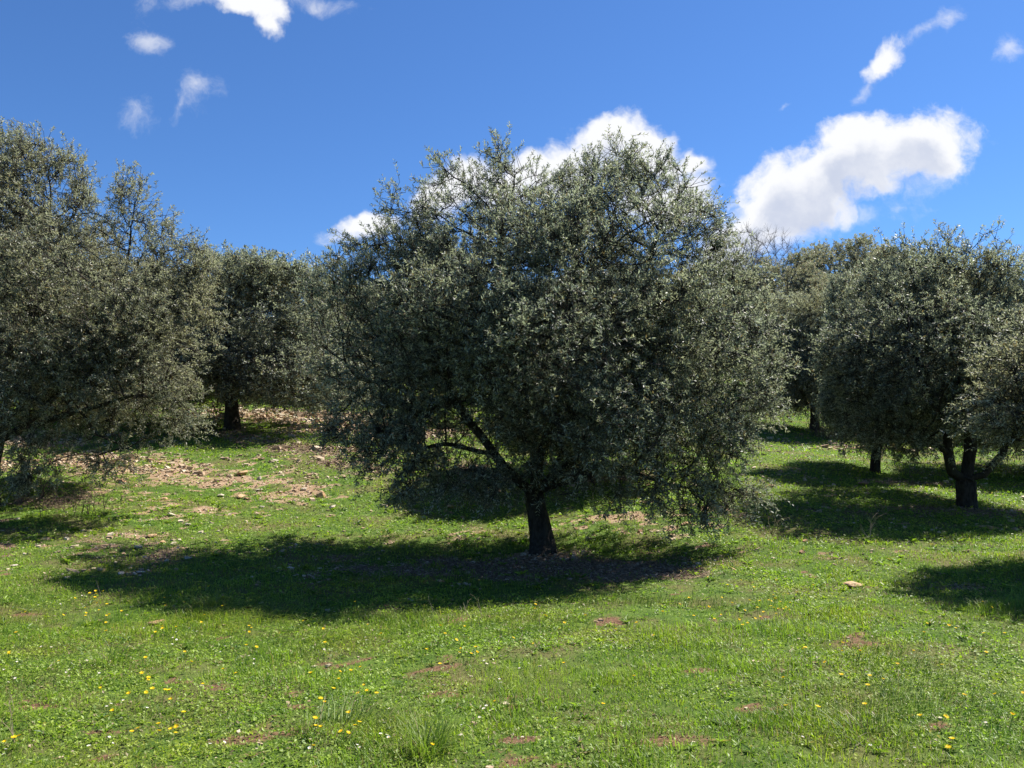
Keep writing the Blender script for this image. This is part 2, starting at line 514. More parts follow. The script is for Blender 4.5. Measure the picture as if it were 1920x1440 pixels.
def tubes(pos, par, rad, sides_of):
    """one frustum per edge"""
    n = len(pos)
    child = np.arange(n)[par >= 0]
    p = par[child]
    mainc = np.full(n, -1)
    for c in child:
        q = par[c]
        if mainc[q] < 0 or rad[c] > rad[mainc[q]]: mainc[q] = c
    dirn = np.zeros((n, 3))
    dirn[child] = nrmz(pos[child] - pos[p])
    has = mainc >= 0
    dd = dirn.copy()
    dd[has] += nrmz(pos[mainc[has]] - pos[has])
    dd = nrmz(dd)
    V = []; F = []; off = 0
    for (r0, r1, k) in sides_of:
        sel = child[(rad[child] >= r0) & (rad[child] < r1)]
        if len(sel) == 0: continue
        pp = par[sel]
        ismain = mainc[pp] == sel
        ra = np.where(ismain, rad[pp], np.minimum(rad[sel] * 1.15, rad[pp]))
        da = np.where(ismain[:, None], dd[pp], dirn[sel])
        ang = np.arange(k) / k * 2 * np.pi
        def ring(c, d, r):
            ref = np.array([0.31, 0.95, 0.04])
            u = nrmz(np.cross(d, ref)); w = np.cross(d, u)
            return c[:, None, :] + r[:, None, None] * (np.cos(ang)[None, :, None] * u[:, None, :] + np.sin(ang)[None, :, None] * w[:, None, :])
        a = ring(pos[pp], da, ra); b = ring(pos[sel], dd[sel], rad[sel])
        v = np.concatenate([a, b], 1).reshape(-1, 3)
        m = len(sel)
        base = off + np.arange(m)[:, None] * 2 * k
        i = np.arange(k)[None, :]; j = (i + 1) % k
        f = np.stack([base + i, base + j, base + k + j, base + k + i], -1).reshape(-1, 4)
        V.append(v); F.append(f); off += len(v)
    return np.concatenate(V), np.concatenate(F)

def leaf_quads(rg, base, direc, normal, length, width, fold=0.25, curl=0.0):
    side = nrmz(np.cross(direc, normal))
    normal = np.cross(side, direc)
    L = length[:, None]; W = width[:, None] * .5
    a = base
    b = base + direc * L * .5 + side * W + normal * W * fold
    c = base + direc * L - normal * L * curl
    d = base + direc * L * .5 - side * W + normal * W * fold
    return np.stack([a, b, c, d], 1).reshape(-1, 3)

def shoots(rg, P0, D, slen, npairs, llen, lwid, droop=0.0, spread=.85, flat=0.5):
    """leafy shoots: opposite leaf pairs along a slightly bent stem; returns leaf verts, var, stem verts/faces"""
    S = len(P0)
    t = (np.arange(npairs) + .6) / npairs
    sl = slen[:, None, None]
    path = lambda tt: P0[:, None, :] + D[:, None, :] * (tt[None, :, None] * sl) - np.array([0, 0, 1.0]) * (droop * sl * tt[None, :, None] ** 2)
    pos = path(t)                                            # S,n,3
    ref = nrmz(rg.normal(size=(S, 3)))
    u = nrmz(np.cross(D, ref)); w = np.cross(D, u)
    ang = rg.random((S, 1)) * 6.28 + np.arange(npairs)[None, :] * (np.pi / 2) + rg.normal(0, .35, (S, npairs))
    quads = []; var = []
    sv = rg.random((S, 1))
    for s in (1, -1):
        rad = s * (np.cos(ang)[..., None] * u[:, None, :] + np.sin(ang)[..., None] * w[:, None, :])
        sp = spread + rg.normal(0, .22, (S, npairs, 1))
        ld = nrmz(D[:, None, :] * np.cos(sp) + rad * np.sin(sp) + rg.normal(0, .14, (S, npairs, 3)))
        nn = nrmz(D[:, None, :] * (1 - flat) + np.array([0, 0, flat]) + rg.normal(0, .45, (S, npairs, 3)))
        taper = (0.75 + .35 * np.sin(np.pi * t))[None, :]
        ll = llen * taper * rg.uniform(.75, 1.2, (S, npairs))
        quads.append(leaf_quads(rg, pos.reshape(-1, 3), ld.reshape(-1, 3), nn.reshape(-1, 3), ll.ravel(), (ll * lwid / llen * rg.uniform(.8, 1.2, (S, npairs))).ravel(), .3, rg.uniform(-.1, .2)))
        var.append(np.clip(.65 * sv + .35 * rg.random((S, npairs)), 0, 1).ravel())
    V = np.concatenate(quads); var = np.repeat(np.concatenate(var), 4)
    tt = np.array([0, .5, 1.0]); c = path(tt)
    sw = 0.0022 + 0 * slen
    ringv = []
    for k in range(3):
        for a in range(3):
            an = a * 2.094
            ringv.append(c[:, k] + (u * math.cos(an) + w * math.sin(an)) * (sw * (1.25 - .4 * k))[:, None])
    RV = np.stack(ringv, 1)                                  # S,9,3
    fb = []
    for k in range(2):
        for a in range(3):
            b = (a + 1) % 3
            fb.append([k * 3 + a, k * 3 + b, k * 3 + 3 + b, k * 3 + 3 + a])
    F = (np.arange(S)[:, None, None] * 9 + np.array(fb)[None]).reshape(-1, 4)
    return V, var, RV.reshape(-1, 3), F

def trunk_mesh(path, radii, rg, sides=18, flare=1.5):
    path = np.array(path); m = 14
    tt = np.linspace(0, len(path) - 1, m * (len(path) - 1) // 2 + 1)
    P = np.stack([np.interp(tt, np.arange(len(path)), path[:, k]) for k in range(3)], 1)
    for _ in range(2): P[1:-1] = (P[:-2] + 2 * P[1:-1] + P[2:]) / 4
    r = np.interp(tt, np.arange(len(path)), radii)
    h = P[:, 2] - P[0, 2]
    ang = np.arange(sides) / sides * 2 * np.pi
    ph = rg.random(4) * 6.28
    V = []
    for i in range(len(P)):
        fl = 1 + (flare - 1) * math.exp(-max(h[i], 0) / .16)
        lob = 1 + (.10 + .16 * (fl - 1)) * np.sin(3 * ang + ph[0] + h[i] * 1.5) + .07 * np.sin(5 * ang + ph[1] - h[i] * 3) + rg.normal(0, .018, sides)
        rr = r[i] * fl * lob
        V.append(np.stack([P[i, 0] + rr * np.cos(ang), P[i, 1] + rr * np.sin(ang), np.full(sides, P[i, 2])], 1))
    V = np.concatenate(V)
    n = len(P)
    i = np.arange(sides); j = (i + 1) % sides
    F = np.concatenate([np.stack([k * sides + i, k * sides + j, (k + 1) * sides + j, (k + 1) * sides + i], 1) for k in range(n - 1)])
    return V, F

def grow_tree(seed, trunk, trunk_r, limbs, lobes, natt, target_leaves, leaf_len=.058, leaf_w=.015, npairs=7, shoot_len=(.16, .34),
              step=.13, kill=.24, infl=1.1, droop_low=.35, leafmat=None, tip_r=.0045, up=.45, thin=None, flare=1.55, shell=.62, twig_zone=.6):
    """trunk: list of points (local), trunk_r radii, limbs: list of polylines from the trunk top; everything in the tree's own space"""
    rg = np.random.default_rng(seed)
    pts = [np.array(p, float) for p in trunk]
    # subdivide the trunk and the limbs into steps
    P = [pts[0]]; par = [-1]
    def extend(last, poly):
        for q in poly:
            q = np.array(q, float)
            a = P[last].copy(); L = np.linalg.norm(q - a); k = max(1, int(round(L / step)))
            side = nrmz(rg.normal(size=3)) * L * .04
            for s in range(1, k + 1):
                f = s / k
                P.append(a + (q - a) * f + side * math.sin(f * 3.14)); par.append(last); last = len(P) - 1
        return last
    top = extend(0, pts[1:])
    for lb in limbs:
        last = top
        if isinstance(lb, dict):
            # start partway up the trunk
            q = np.array(lb['from']); last = int(np.argmin([np.linalg.norm(x - q) for x in P])); lb = lb['pts']
        extend(last, lb)
    A = lobes_sample(rg, lobes, natt, shell)
    pos, par, kids = colonize(rg, P, par, A, step, kill, infl)
    n = len(pos)
    for _ in range(2):
        q = pos.copy(); ch = np.zeros((n, 3)); cc = np.zeros(n)
        c = np.arange(n)[par >= 0]
        np.add.at(ch, par[c], pos[c]); np.add.at(cc, par[c], 1)
        m = (cc == 1) & (par >= 0); m[:len(P)] = False
        q[m] = .5 * pos[m] + .25 * pos[par[m]] + .25 * ch[m]
        pos = q
    tips = np.ones(n, bool); tips[par[par >= 0]] = False
    ntip = tips.sum()
    expo = math.log(max(ntip, 10)) / math.log(trunk_r[-1] * 1.0 / tip_r)
    acc = np.where(tips, tip_r ** expo, 0.0)
    for i in range(n - 1, 0, -1):
        if acc[i] == 0: acc[i] = tip_r ** expo
        acc[par[i]] += acc[i]
    rad = acc ** (1 / expo)
    rad = np.minimum(rad, trunk_r[-1])
    # limb mesh without the trunk itself
    par2 = par.copy(); par2[:top + 1] = -1
    Vb, Fb = tubes(pos, par2, rad, [(0, .008, 3), (.008, .025, 5), (.025, 1, 9)])
    Vt, Ft = trunk_mesh(trunk, trunk_r, rg, 20, flare)
    V = np.concatenate([Vt, Vb]); F = np.concatenate([Ft, Fb + len(Vt)])
    trunk_me = mesh_np('trunk', V, [F], M_BARK, smooth=True)
    # shoots on thin wood
    thinw = np.where((rad < .016) & (par >= 0))[0]
    cen = np.array(lobes)[:, :3].mean(0)
    per = npairs * 2
    S = int(target_leaves / per)
    w = np.where(rad[thinw] < .007, 1.0, .45)
    w[tips[thinw]] *= 1.9
    cl = vnoise(pos[thinw], 1.25, seed + 5, 2)
    w *= np.clip((cl - .26) * 3.2, .12, 1.35)
    if thin is not None: w *= thin(pos[thinw])
    pick = rg.choice(thinw, S, p=w / w.sum())
    pd = nrmz(pos[pick] - pos[par[pick]])
    P0 = pos[pick] + (pos[par[pick]] - pos[pick]) * rg.random((S, 1))
    Q0 = P0.copy()
    P0 = P0 + nrmz(pd * .5 + rg.normal(0, .6, (S, 3)) + np.array((0, 0, .1))) * (rg.random((S, 1)) ** .7 * step * 2.6)
    outw = nrmz(P0 - cen)
    zmin = np.array(lobes)[:, 2].min() - np.array(lobes)[:, 5].max() * .5
    zmax = (np.array(lobes)[:, 2] + np.array(lobes)[:, 5]).max()
    hh = np.clip((P0[:, 2] - zmin) / (zmax - zmin), 0, 1)
    D = nrmz(pd * .7 + outw * .45 + rg.normal(0, .5, (S, 3)) + np.array([0, 0, 1.0]) * (up * (hh * 1.6 - .35))[:, None])
    sl = rg.uniform(*shoot_len, S)
    sl[rg.random(S) < .05] *= 1.7
    LV, var, SV, SF = shoots(rg, P0, D, sl, npairs, leaf_len, leaf_w, .12 + 0 * droop_low)
    nl = len(LV) // 4
    LF = np.arange(nl * 4).reshape(-1, 4)
    # thin twigs carrying the shoots
    SV2, SF2 = tubes(np.concatenate([Q0, P0]), np.concatenate([np.full(S, -1), np.arange(S)]), np.concatenate([np.full(S, .0045), np.full(S, .003)]), [(0, 1, 3)])
    SF = np.concatenate([SF, SF2 + len(SV)]); SV = np.concatenate([SV, SV2])
    V = np.concatenate([LV, SV]); F2 = SF + len(LV)
    mi = np.concatenate([np.zeros(nl, int), np.ones(len(F2), int)])
    crown_me = mesh_np('crown', V, [LF, F2], [leafmat or M_OLIVE, M_BARK], {'var': np.concatenate([var, np.zeros(len(SV))])}, mi)
    return trunk_me, crown_me

def place_tree(meshes, loc, rz, scale, label, cat='olive tree', group=None, name='olive_tree', crown_scale=None):
    t = thing(name, loc, label, cat, group)
    t.rotation_euler.z = rz
    t.scale = (scale, scale, scale) if np.isscalar(scale) else scale
    for nm, me in zip(('trunk', 'crown'), meshes):
        link(nm, me, t)
    return t

def local(base, px, py, Y):
    return pt(px, py, Y) - base

def lobe(base, px, py, rpx, dY=0.0, rypx=None, w=1.0, Y0=None, rd=None):
    Y = (Y0 if Y0 else base[1]) + dY
    c = pt(px, py, Y) - base
    rx = rpx / FPX * Y; rz = (rypx or rpx) / FPX * Y
    return (*c, rx, rd or (rx + rz) / 2, rz, w)

OLIVES = 'olive trees of the grove'

# ------------------------------------------------------------------ the large olive in the middle
B1 = ground_px(1018, 1040)
B1[2] -= .03
def L1(px, py, r, dY=0., ry=None, w=1., rd=None):
    return lobe(B1, px, py, r, dY, ry, w, 11.0, rd)
def p1(px, py, dY=0.):
    return pt(px, py, 11.0 + dY) - B1
lobes1 = [L1(1040, 600, 300, -.2, 230, .7, 1.8), L1(1030, 700, 330, -.3, 150, .8, 1.9),
          L1(935, 300, 26, .1, 42, 3.0), L1(925, 360, 60, .2, 60, 1.6), L1(835, 345, 42, -.1, 48, 2.2), L1(745, 398, 32, 0, 42, 2.2), L1(780, 460, 80, .2, 80, 1.3),
          L1(860, 450, 100, -.3, 100, 1.0), L1(1050, 385, 75, .3, 62, 2.0), L1(1145, 332, 75, 0, 52, 2.2), L1(1228, 352, 74, .2, 56, 2.0), L1(1296, 440, 75, -.2, 62, 1.8), L1(960, 380, 90, .2, 70, 1.6), L1(1200, 400, 130, .4, 80, 1.4),
          L1(1140, 440, 150, -.6, 110, .8), L1(1340, 480, 48, .1, 50, 1.4), L1(1350, 550, 80, .2, 90, 1.1), L1(1400, 610, 62, -.3, 70, 1.2), L1(1440, 680, 44, .1, 44, 1.5), L1(1385, 730, 85, -.3, 80, 1.2),
          L1(1400, 790, 60, .4, 40, 1.2), L1(1300, 640, 130, -1.0, 120, .9), L1(1290, 820, 110, -.6, 95, 1.1), L1(1370, 930, 72, -.4, 40, 1.7), L1(1290, 940, 70, -.9, 40, 1.3),
          L1(1180, 900, 90, -1.1, 55, 1.0), L1(1150, 780, 120, -1.9, 100, 1.0), L1(1060, 900, 60, -1.0, 45, .8), L1(1010, 650, 150, -1.9, 120, .9),
          L1(850, 600, 130, -1.4, 120, .9), L1(690, 560, 100, -.2, 110, 1.0), L1(640, 640, 80, .3, 90, 1.0), L1(620, 560, 60, .8, 70, .8), L1(700, 700, 110, -.4, 70, 1.0),
          L1(690, 790, 90, -.2, 62, 2.0), L1(750, 850, 105, -.8, 58, 1.9), L1(830, 900, 90, -.7, 40, 1.6), L1(860, 890, 120, -.6, 50, 1.5), L1(770, 920, 45, -.5, 28, 1.6), L1(720, 760, 90, .8, 60, 1.2), L1(940, 915, 60, -.9, 32, 2.0), L1(1060, 915, 60, -1.0, 30, 1.8), L1(880, 915, 70, -.4, 26, 1.3), L1(1130, 940, 60, -.8, 26, 1.3),
          L1(1000, 560, 240, .9, 170, .6, 1.1), L1(1080, 690, 280, .9, 150, .6, 1.2), L1(900, 770, 130, .8, 60, .6), L1(1200, 790, 170, .8, 90, .7), L1(660, 720, 60, .6, 70, .8)]
def thin1(P):
    # the low left side is open: bare boughs with light behind them
    c = pt(870, 770, 11.0) - B1
    q = ((P[:, 0] - c[0]) / .7) ** 2 + ((P[:, 2] - c[2]) / .42) ** 2
    a = 1 - .5 * np.exp(-q ** 1.5)
    c2 = pt(740, 850, 11.0) - B1
    a = a * (1 + 1.1 * np.exp(-((P[:, 0] - c2[0]) / 1.1) ** 2 - ((P[:, 2] - c2[2]) / .5) ** 2))
    # the top is lacy
    return a * (1 + .25 * np.clip(P[:, 2] - 3.6, 0, 2))
tree1 = grow_tree(3, [(0, 0, -.12), p1(1014, 1010), p1(1009, 975), p1(1004, 945), p1(1002, 925)], [.155, .155, .145, .135, .13],
    [[p1(965, 895, -.1), p1(925, 850, -.3), p1(882, 795, -.2), p1(846, 745, -.2), p1(838, 700, -.1), p1(800, 640, 0)],
     [p1(1005, 880, .2), p1(990, 800, .5), p1(975, 700, .7), p1(945, 560, .4), p1(938, 430, .2)],
     [p1(1050, 890, .1), p1(1100, 830, .4), p1(1150, 720, .3), p1(1200, 560, .1), p1(1230, 450, .1)],
     [p1(1060, 905, -.4), p1(1130, 880, -.6), p1(1200, 890, -.7), p1(1290, 915, -.7)],
     [p1(1010, 870, -.4), p1(1040, 780, -1.0), p1(1060, 640, -1.1), p1(1080, 500, -.7)],
     [p1(1040, 880, .4), p1(1080, 790, .8), p1(1100, 680, 1.0)],
     {'from': p1(925, 850, -.3), 'pts': [p1(880, 842, -.5), p1(835, 832, -.6), p1(780, 845, -.7), p1(740, 830, -.6)]},
     {'from': p1(846, 745, -.2), 'pts': [p1(800, 780, 0), p1(770, 740, .1), p1(735, 715, .1), p1(690, 715, .2)]},
     {'from': p1(1150, 720, .3), 'pts': [p1(1250, 680, .2), p1(1340, 640, .1), p1(1400, 640, 0)]},
     {'from': p1(1100, 830, .4), 'pts': [p1(1200, 800, -.2), p1(1300, 790, -.3), p1(1370, 760, -.3)]}],
    lobes1, 8600, 380000, .052, .0152, 7, (.09, .22), .115, .15, .7, thin=thin1)
place_tree(tree1, B1, 0, 1, 'broad grey green olive tree with a short dark trunk in the middle of the grass', group=OLIVES)

# ------------------------------------------------------------------ the tall olive at the left edge
B3 = ground_px(-18, 955); B3[2] -= .03
Y3 = 12.6
def L3(px, py, r, dY=0., ry=None, w=1., rd=None):
    return lobe(B3, px, py, r, dY, ry, w, Y3, rd)
def p3(px, py, dY=0.):
    return pt(px, py, Y3 + dY) - B3
lobes3 = [L3(30, 330, 70, 0, 75, 1.4), L3(5, 290, 40, .3, 45, 1.6), L3(120, 350, 50, .2, 62, 1.6), L3(90, 450, 120, 0, 110, 1), L3(250, 375, 38, 0, 60, 2.0), L3(295, 405, 36, .1, 40, 1.7),
          L3(240, 455, 60, .2, 60, 1.0), L3(330, 500, 70, 0, 62, 1.2), L3(350, 590, 60, .2, 75, 1.2), L3(240, 580, 110, -.8, 90, 1), L3(120, 600, 140, -1.4, 120, 1), L3(60, 520, 110, -1.3, 100, .8), L3(290, 680, 95, -.7, 75, 1.2),
          L3(180, 740, 130, -1.0, 70, 1.1), L3(300, 760, 80, -.3, 50, 1.3), L3(230, 815, 85, -.6, 40, 1.3), L3(330, 800, 50, .1, 26, 1.3), L3(190, 860, 50, -.5, 25, .8), L3(60, 700, 120, -1.2, 100, 1), L3(55, 790, 80, -.9, 45, 1.2), L3(-20, 800, 60, -.8, 40, 1.0), L3(130, 830, 60, -.8, 30, 1.0), L3(60, 870, 60, -.9, 36, .7), L3(215, 875, 60, -.8, 24, .8),
          L3(-80, 500, 200, 0, 200, .8), L3(-150, 700, 180, 0, 150, .8), L3(40, 560, 200, 1.2, 160, .6), L3(150, 700, 180, 1.2, 100, .6), L3(-60, 330, 80, .2, 80, 1.2)]
def thin3(P):
    c = pt(110, 790, Y3) - B3
    q = ((P[:, 0] - c[0]) / .9) ** 2 + ((P[:, 2] - c[2]) / .35) ** 2
    return 1 - .3 * np.exp(-q)
tree3 = grow_tree(11, [(0, 0, -.12), p3(-16, 915), p3(-12, 870), p3(-4, 830)], [.12, .11, .10, .095],
    [[p3(40, 760, .1), p3(60, 660, .2), p3(80, 520, .2), p3(100, 430, .2)],
     [p3(70, 780, -.2), p3(150, 700, -.1), p3(205, 620, 0), p3(225, 540, 0), p3(245, 440, 0)],
     {'from': p3(205, 620, 0), 'pts': [p3(250, 570, .1), p3(285, 520, .1), p3(310, 470, .1)]},
     [p3(-30, 760, 0), p3(-80, 620, .1), p3(-60, 450, .1)],
     [p3(60, 800, -.5), p3(150, 770, -.8), p3(250, 740, -.7), p3(320, 745, -.2)],
     {'from': p3(150, 770, -.8), 'pts': [p3(180, 815, -.7), p3(240, 840, -.6), p3(180, 855, -.5)]},
     [p3(10, 760, .7), p3(30, 640, 1.2), p3(100, 600, 1.5)]],
    lobes3, 6500, 340000, .054, .0158, 7, (.09, .24), .12, .16, .8, leafmat=M_OLIVE_WARM, thin=thin3)
place_tree(tree3, B3, 0, 1, 'tall olive tree at the left edge with a thin spire and low sweeping boughs', group=OLIVES)

# ------------------------------------------------------------------ the three-limbed olive on the right
B6 = ground_px(1812, 952); B6[2] -= .03
Y6 = float(B6[1])
def L6(px, py, r, dY=0., ry=None, w=1., rd=None):
    return lobe(B6, px, py, r, dY, ry, w, Y6, rd)
def p6(px, py, dY=0.):
    return pt(px, py, Y6 + dY) - B6
lobes6 = [L6(1855, 460, 30, 0, 38, 2.0), L6(1780, 470, 40, .2, 40, 1.6), L6(1690, 480, 36, .1, 36, 1.8), L6(1720, 550, 90, 0, 70, 1.1), L6(1850, 550, 110, .2, 80, 1.0), L6(1900, 520, 60, .2, 50, 1.2),
          L6(1650, 560, 50, 0, 60, 1.2), L6(1640, 680, 90, 0, 100, 1.0), L6(1740, 680, 150, -.8, 120, 1.0), L6(1860, 690, 130, -.6, 110, 1.0), L6(1640, 780, 70, .1, 60, 1.1), L6(1690, 815, 80, -.3, 50, 1.2),
          L6(1870, 770, 70, -.5, 50, .9), L6(1800, 650, 200, 1.2, 160, .6), L6(1990, 650, 110, 0, 110, .8), L6(1930, 800, 80, 0, 50, .8), L6(1590, 640, 50, .2, 60, 1.0)]
tree6 = grow_tree(21, [(0, 0, -.12), p6(1811, 930), p6(1810, 912), p6(1810, 902)], [.155, .15, .15, .145],
    [[p6(1785, 885, 0), p6(1778, 850, 0), p6(1775, 800, 0), p6(1755, 760, 0), p6(1730, 700, 0), p6(1700, 600, 0)],
     [p6(1815, 870, .1), p6(1820, 810, .2), p6(1815, 700, .2), p6(1800, 580, .2)],
     [p6(1845, 890, -.1), p6(1880, 850, -.2), p6(1900, 770, -.1), p6(1910, 660, 0)],
     {'from': p6(1778, 850, 0), 'pts': [p6(1740, 820, -.4), p6(1690, 790, -.3)]},
     {'from': p6(1815, 700, .2), 'pts': [p6(1850, 620, .9), p6(1840, 560, 1.1)]}],
    lobes6, 5000, 210000, .058, .0180, 6, (.09, .22), .125, .17, .8, flare=1.3)
place_tree(tree6, B6, 0, 1, 'dark olive tree on the right whose trunk forks low into three limbs', group=OLIVES)

# ------------------------------------------------------------------ olive whose crown comes in at the right edge, nearer the camera
B12 = np.array([7.5, 8.85, 0]); B12[2] = hz(B12[0], B12[1]) - .03
def p12(x, y, z):
    return np.array((x, y, z))
lobes12 = [(0, 0, 2.6, 1.6, 1.7, 1.2, 1), (-1.2, 0, 2.0, 1.0, 1.1, .9, 1), (-1.6, .05, 1.75, .75, .8, .62, 1.1), (-1.0, -.4, 1.45, .8, .8, .35, 1), (.9, .2, 2.2, 1.3, 1.3, 1.1, 1), (.2, 0, 3.4, 1.1, 1.2, .7, 1)]
tree12 = grow_tree(31, [(0, 0, -.12), (0.02, 0, .3), (0, .03, .7), (-.03, .03, .95)], [.15, .14, .12, .12],
    [[(-.4, .1, 1.5), (-.9, .1, 2.1), (-1.5, 0, 2.5)], [(.4, 0, 1.5), (.8, .1, 2.3)], [(0, -.3, 1.6), (.1, -.4, 2.6)], [(-.5, -.2, 1.2), (-1.1, -.2, 1.5), (-1.8, -.1, 1.6)]],
    lobes12, 3200, 150000, .052, .0150, 7, (.09, .22), .12, .17, .9, leafmat=M_OLIVE_WARM)
place_tree(tree12, B12, 0, 1, 'olive tree cut off by the right edge, nearest of the trees on the right', group=OLIVES)

# ------------------------------------------------------------------ olives farther up the slope: three grown shapes, copied
def generic(seed, h, r, nl, lean=0.0, mat=None, leaves=130000, ll=.078, lw=.024, twisted=False):
    rg = np.random.default_rng(seed)
    tz = h * rg.uniform(.16, .2)
    lobes = [(lean, 0, h * .57, r * .8, r * .8, h * .30, .9)]
    for k in range(nl):
        a = k / nl * 6.28 + rg.uniform(-.3, .3)
        lobes.append((lean + math.cos(a) * r * .6, math.sin(a) * r * .6, h * rg.uniform(.25, .43), r * rg.uniform(.42, .54), r * rg.uniform(.40, .52), h * rg.uniform(.14, .22), 1))
        lobes.append((lean + math.cos(a + .5) * r * .42, math.sin(a + .5) * r * .42, h * rg.uniform(.68, .84), r * rg.uniform(.24, .36), r * rg.uniform(.24, .36), h * rg.uniform(.10, .15), 1.3))
    k = .25 if twisted else .06
    trunk = [(0, 0, -.25), (-.04, 0, tz * .4), (-k * .7, 0, tz * .75), (-k, .02, tz)]
    limbs = []
    for q in range(4):
        a = q * 1.57 + rg.uniform(-.4, .4)
        c, s = math.cos(a), math.sin(a)
        limbs.append([(lean * .3 - k + c * r * .14, s * r * .14, tz + h * .10), (lean * .7 + c * r * .35, s * r * .35, h * .42), (lean + c * r * .45, s * r * .45, h * .66)])
    return grow_tree(seed, trunk, [.165, .15, .135, .125], limbs, lobes, 2600, leaves, ll, lw, 5, (.10, .26), .15, .21, 1.0, leafmat=mat, tip_r=.006)
genA = generic(41, 4.6, 2.25, 6, .35)
genB = generic(52, 4.4, 2.2, 5, -.1, M_OLIVE_WARM)
genC = generic(63, 4.8, 2.2, 6, -.3, None, twisted=True)
def up_slope(px, py, gen, rz, s, label, Y=None):
    if Y is None:
        b = ground_px(px, py)
    else:
        d = pix_dir(px, 700)
        x = d[0] * Y / d[1]
        b = np.array((x, Y, float(hz(x, Y))))
    return place_tree(gen, b, rz, s, label, group=OLIVES)
up_slope(437, 806, genA, 0.0, (1.2, 1.1, .99), 'round olive tree on the grassy mound between the left edge tree and the middle tree')
up_slope(1640, 886, genC, 3.3, (.68, .68, 1.06), 'olive tree with a bent twisted trunk standing just behind the three-limbed tree', )
up_slope(1526, 808, genB, 2.2, (.95, .95, 1.12), 'dim olive tree higher up the slope left of the twisted trunk')
up_slope(215, 815, genB, .6, 1.05, 'pale olive tree behind the low boughs of the left edge tree', Y=20.5)
up_slope(1085, 905, genC, 2.6, .92, 'olive tree hidden directly behind the big middle tree', Y=16.2)
up_slope(650, 780, genB, 4.0, 1.08, 'thin topped olive tree showing against the cloud left of the middle tree', Y=33)
up_slope(700, 760, genA, 1.4, .95, 'low dark olive tree behind the left side of the middle tree', Y=28.5)
up_slope(350, 780, genC, 5.0, .95, 'yellowish olive tree between the spire and the round tree on the mound', Y=27)
up_slope(880, 780, genB, 5.3, .95, 'olive tree upslope seen through the open boughs of the middle tree', Y=29)
up_slope(1180, 780, genA, 3.3, 1.0, 'olive tree upslope behind the right half of the middle tree', Y=27)
up_slope(1830, 820, genA, 4.4, 1.0, 'olive tree behind the crown of the three-limbed tree', Y=27)
up_slope(1930, 820, genB, 1.0, 1.0, 'olive tree at the right edge farther back than the three-limbed tree', Y=19)
up_slope(1405, 760, genC, 1.0, 1.0, 'brownish olive tree upslope to the right of the middle crown', Y=37)
up_slope(1650, 760, genB, 3.0, 1.05, 'olive tree upslope above the twisted trunk', Y=38)
up_slope(20, 760, genA, 2.4, 1.1, 'olive tree far left behind the left edge tree', Y=26)
up_slope(1030, 720, genC, 4.0, 1.1, 'olive tree high on the slope straight behind the middle tree', Y=38)
up_slope(760, 720, genB, 1.9, 1.1, 'olive tree high on the slope behind the low dark tree', Y=40)
up_slope(500, 720, genA, 3.9, 1.05, 'olive tree high on the slope behind the round tree on the mound', Y=37)
up_slope(1300, 700, genB, 0.4, 1.1, 'olive tree high on the slope beside the bare tree', Y=46)

# woods on the hilltop at the right
WOOD = 'trees along the hilltop'
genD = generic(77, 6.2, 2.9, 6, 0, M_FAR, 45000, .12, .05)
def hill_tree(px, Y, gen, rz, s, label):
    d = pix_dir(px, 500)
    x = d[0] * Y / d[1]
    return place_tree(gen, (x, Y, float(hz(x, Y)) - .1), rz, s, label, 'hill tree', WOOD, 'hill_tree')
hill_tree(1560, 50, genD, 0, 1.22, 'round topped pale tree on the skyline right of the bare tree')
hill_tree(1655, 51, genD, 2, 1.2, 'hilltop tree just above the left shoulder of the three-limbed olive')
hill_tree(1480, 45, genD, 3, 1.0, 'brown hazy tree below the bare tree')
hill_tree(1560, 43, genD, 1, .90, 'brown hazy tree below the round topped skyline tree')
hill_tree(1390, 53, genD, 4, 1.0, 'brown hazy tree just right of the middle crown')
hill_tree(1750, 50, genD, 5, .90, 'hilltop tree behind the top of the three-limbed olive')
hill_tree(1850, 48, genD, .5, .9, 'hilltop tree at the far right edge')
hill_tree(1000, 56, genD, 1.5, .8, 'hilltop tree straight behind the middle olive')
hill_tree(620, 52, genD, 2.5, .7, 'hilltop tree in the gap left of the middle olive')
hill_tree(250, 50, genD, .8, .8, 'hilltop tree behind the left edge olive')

def bare_tree(seed, h, r):
    rg = np.random.default_rng(seed)
    lobes = [(0, 0, h * .62, r, r, h * .36, 1), (-r * .35, 0, h * .8, r * .5, r * .5, h * .2, 1)]
    A = lobes_sample(rg, lobes, 520, .8)
    P = [np.array((0, 0, -.3))]; par = [-1]
    for k in range(1, 9):
        P.append(np.array((rg.normal(0, .02), 0, -.3 + k * h * .045))); par.append(k - 1)
    pos, par, kids = colonize(rg, P, par, A, .22, .3, 1.6, .25)
    tips = np.ones(len(pos), bool); tips[par[par >= 0]] = False
    acc = np.where(tips, .008 ** 2.3, 0.0)
    for i in range(len(pos) - 1, 0, -1): acc[par[i]] += acc[i]
    rad = np.minimum(acc ** (1 / 2.3), .16)
    V, F = tubes(pos, par, rad, [(0, .03, 3), (.03, 1, 8)])
    me1 = mesh_np('trunk', V, [F], M_BARE, smooth=True)
    # fine twigs make the crown
    t = np.where(rad < .022)[0]; t = t[par[t] >= 0]
    S = 3000
    pk = rg.choice(t, S)
    D = nrmz(nrmz(pos[pk] - pos[par[pk]]) + rg.normal(0, .45, (S, 3)) + np.array((0, 0, .35)))
    Q = [pos[pk], pos[pk] + D * rg.uniform(.25, .6, (S, 1))]
    pp = np.concatenate(Q); pr = np.concatenate([np.full(S, -1), np.arange(S)])
    V, F = tubes(pp, pr, np.concatenate([np.full(S, .006), np.full(S, .0035)]), [(0, 1, 3)])
    return me1, mesh_np('crown', V, [F], M_BARE)
